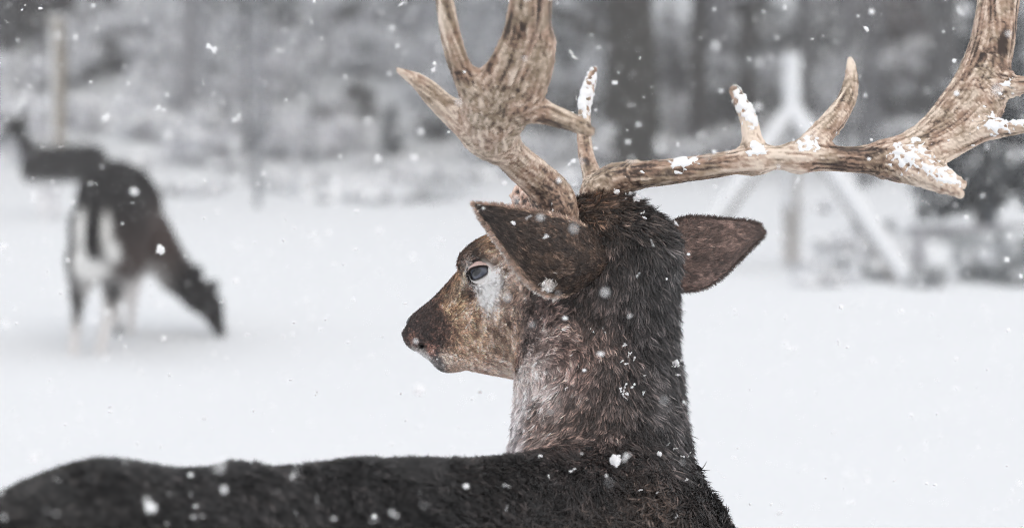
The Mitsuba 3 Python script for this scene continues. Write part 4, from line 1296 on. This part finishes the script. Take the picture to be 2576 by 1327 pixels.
def whereabouts(x, y):
    if y > 1130 + 60 * (x < 300) and x < 1800:
        return 'falling in front of the dark back of the big buck' if x < 1250 else 'falling in front of the shoulder of the big buck'
    if 1280 < x < 1730 and y > 560:
        return 'falling in front of the head or neck of the big buck'
    if y < 440:
        return 'falling in front of the wood, left of the antlers' if x < 1150 else 'falling between or behind the two antlers'
    if x < 600 and y < 900:
        return 'falling around the deer pair at the left'
    return 'falling over the open snow between the deer pair and the muzzle' if x < 1500 else 'falling over the open snow right of the neck'


def flake(key, c, size, r, ang=None, squash=1.0):
    to = T().translate(c.tolist()).rotate([0, 1, 0], float(r.uniform(0, 360) if ang is None else ang)).rotate([1, 0, 0], float(r.uniform(-50, 50))).scale([size, size * squash, size * squash])
    scene[key] = {'type': 'ply', 'filename': KIND[r.randint(len(KIND))], 'face_normals': False, 'to_world': to, 'bsdf': {'type': 'ref', 'id': 'mat_flake'}}


# crystals caught in the fur
kd = cKDTree(BODY_V)
LODGED = [(1568, 872, 8), (1575, 890, 9), (1566, 905, 8), (1590, 898, 10), (1572, 918, 9), (1580, 885, 6), (1607, 945, 6), (1568, 963, 7), (1590, 972, 8), (1556, 978, 8), (1574, 988, 9), (1565, 983, 6), (1612, 990, 7), (1573, 1003, 9), (1690, 905, 10), (1700, 915, 8), (1685, 925, 13), (1690, 940, 8), (1680, 912, 8), (1428, 980, 9), (1340, 1030, 10),
          (1668, 1122, 7), (1690, 1135, 8), (1720, 1145, 9), (1705, 1150, 6), (1650, 1150, 8), (1600, 1240, 7), (1690, 1300, 9), (1645, 1250, 6), (1720, 1215, 6), (1575, 470, 9), (1590, 480, 10), (1605, 505, 12), (1598, 520, 12), (1612, 545, 10), (1618, 560, 8), (1585, 500, 8), (1560, 490, 8), (1375, 718, 15), (1302, 684, 9), (1260, 662, 6), (1480, 640, 5), (1240, 600, 6)]
for x, y, s in LODGED:
    p = skin_at(x, y)
    n = BODY_N[kd.query(p)[1]]
    lift = .011 if (x, y) != (1375, 718) else .05
    c = p + n * lift
    if 1195 < x < 1480 and y < 740:
        c = P(x, y, 2.495 if y > 700 else 2.55)
    flake(numbered('caught_snowflake'), c, s * 1.0 * PX(2.55), r, squash=.8)
for k, (x, y, s) in enumerate(LODGED):
    spot = 'on the crown behind the antlers' if y < 580 and x > 1500 else 'about the near ear' if y < 740 else 'on the side of the neck' if x < 1660 and y < 1060 else 'at the back edge of the neck' if y < 1060 else 'on the withers'
    tag('caught_snowflake' if k == 0 else f'caught_snowflake_{k:03d}', 'small clump of snow crystals caught in the fur ' + spot, 'snowflake', 'snow crystals ' + spot)

# ------------------------------------------------------------------ falling snow
SEEN = [  # photo x, y, half length in pixels, distance, label
    (533, 121, 15, 2.9, 'large white snowflake falling high above the grazing deer'), (397, 273, 17, 2.9, 'biggest oblong snowflake falling above and right of the deer pair'),
    (60, 208, 24, 2.75, 'long thin snowflake slanting above the head of the standing deer'), (1446, 145, 20, 2.35, 'pale three cornered snowflake right of the near antler palm'),
    (1443, 404, 17, 3.0, 'bright snowflake hanging left of the upright brow tine foot'), (2270, 658, 17, 2.8, 'bright snowflake in front of the right strut of the braced post'),
    (1852, 790, 13, 3.0, 'soft white snowflake falling below the far ear'), (1547, 1161, 15, 2.35, 'large white snowflake in front of the shoulder below the neck'),
    (2000, 875, 16, 3.3, 'soft round snowflake over the open snow right of the neck'), (377, 1273, 15, 1.85, 'soft grey snowflake in front of the back, left of the other soft one'), (498, 1298, 15, 1.85, 'soft grey snowflake in front of the lower back'),
    (152, 1240, 12, 2.1, 'bright snowflake in front of the rump'), (1092, 170, 11, 2.6, 'white snowflake between the two left antler tines')]
REST = [(335, 63, 6), (1505, 120, 6), (457, 300, 7), (270, 293, 10), (595, 298, 9), (513, 212, 7), (705, 128, 7), (150, 370, 9), (105, 371, 8), (83, 495, 10), (340, 482, 10), (403, 625, 11), (145, 1207, 11), (270, 1217, 7), (355, 1180, 9), (230, 1280, 7), (480, 1245, 9), (745, 1287, 7), (797, 1258, 11), (857, 1257, 8), (990, 1292, 10), (1275, 1275, 8), (1275, 1220, 9), (1380, 1195, 8), (1440, 1182, 9), (1270, 1300, 9), (1085, 390, 8), (1110, 60, 6), (190, 95, 6), (60, 20, 8), (20, 14, 6), (2178, 72, 8), (1885, 150, 6), (2005, 455, 10), (2330, 510, 9), (1895, 300, 6), (1990, 530, 7), (2108, 860, 9), (2250, 930, 8), (885, 855, 11), (1003, 735, 8), (790, 590, 11), (590, 610, 11), (838, 665, 8), (640, 665, 11), (85, 1150, 11), (170, 1105, 7), (300, 1060, 7), (850, 1130, 8), (265, 900, 7), (155, 745, 7), (120, 690, 6), (2440, 1150, 7), (2180, 1180, 8), (1960, 1290, 8), (2325, 1125, 7), (2545, 1230, 8), (2505, 1280, 7), (2140, 1262, 8), (1450, 250, 6), (1250, 140, 5), (1590, 188, 7), (1060, 330, 7), (975, 440, 8), (1040, 395, 8), (870, 100, 5), (960, 30, 6), (1010, 10, 7), (380, 175, 6), (190, 540, 8), (240, 460, 7), (330, 510, 6), (430, 480, 7), (505, 700, 7), (560, 760, 6), (1640, 610, 8), (1700, 560, 7), (1490, 830, 6), (1520, 830, 7), (1420, 800, 6), (1605, 690, 6), (1720, 1010, 8), (1330, 545, 7), (1290, 560, 6), (1375, 595, 7), (1390, 520, 9)]
for k, (x, y, s, d, lab) in enumerate(SEEN):
    key = numbered('snowflake')
    flake(key, P(x, y, d), s * PX(d) * 1.25, r, ang={60: 32, 1446: 40}.get(x), squash={60: .35, 1446: .55}.get(x, .8))
    tag(key, lab, 'snowflake', 'falling snowflakes')
for x, y, s in REST:
    dark = y > 1150 and x < 1750
    d = (r.uniform(1.75, 2.2) if x < 1100 else r.uniform(2.1, 2.42)) if dark else r.uniform(2.2, 2.48) if 1180 < x < 1740 and y > 500 else r.choice([r.uniform(2.3, 3.2), r.uniform(3.2, 4.6)])
    key = numbered('snowflake')
    flake(key, P(x, y, d), s * PX(d) * (1.2 if dark else 1.45), r, squash=r.uniform(.35, .85))
    tag(key, 'small white snowflake ' + whereabouts(x, y), 'snowflake', 'small snowflakes ' + whereabouts(x, y))
for k in range(195):
    x, y = r.uniform(-20, 2600), r.uniform(-10, 1340)
    d = r.choice([r.uniform(1.5, 2.3), r.uniform(2.3, 3.4), r.uniform(3.4, 6)], p=[.18, .34, .48])
    if y > 1140 and x < 1250:
        d = r.uniform(1.5, 2.0)
    key = numbered('snowflake')
    flake(key, P(x, y, d), r.choice([.0022, .0034, .0050], p=[.45, .38, .17]) * r.uniform(.7, 1.3) * (1 + .25 * (d > 3.4)), r, squash=r.uniform(.35, .85))
    tag(key, 'small white snowflake ' + whereabouts(x, y), 'snowflake', 'small snowflakes ' + whereabouts(x, y))
# the rest of the snowfall, too fine and too many to count
n = 5200
yy = 1.6 + 13 * r.rand(n) ** 1.15
c = np.stack([r.uniform(-.36, .36, n) * yy, yy, 1.385 + yy * r.uniform(-.24, .10, n)], 1)
c[:1500, 0] = r.uniform(-6, 6, 1500)
c = c[c[:, 2] > .02]
n = len(c)
base = trimesh.creation.icosphere(subdivisions=0, radius=1.0)
vs = c[:, None] + np.asarray(base.vertices)[None] * (r.uniform(.0009, .0026, (n, 1)) * (1 + .07 * c[:, 1:2]) * r.uniform(.6, 1.3, (n, 3)))[:, None]
fs = np.asarray(base.faces)[None] + (np.arange(n) * len(base.vertices))[:, None, None]
add('falling_snow', (vs.reshape(-1, 3), fs.reshape(-1, 3)), 'mat_flake', smooth=True, label='fine snow falling all through the air', cat='snow', kind='stuff')

# ------------------------------------------------------------------ the snowy air itself
scene['haze'] = {'type': 'cube', 'to_world': T().translate([0, 20, 12]).scale([75, 75, 15]), 'bsdf': {'type': 'null'}, 'interior': {'type': 'ref', 'id': 'air'}}
tag('haze', 'thin pale haze of snowfall filling the air', 'haze', kind='stuff')
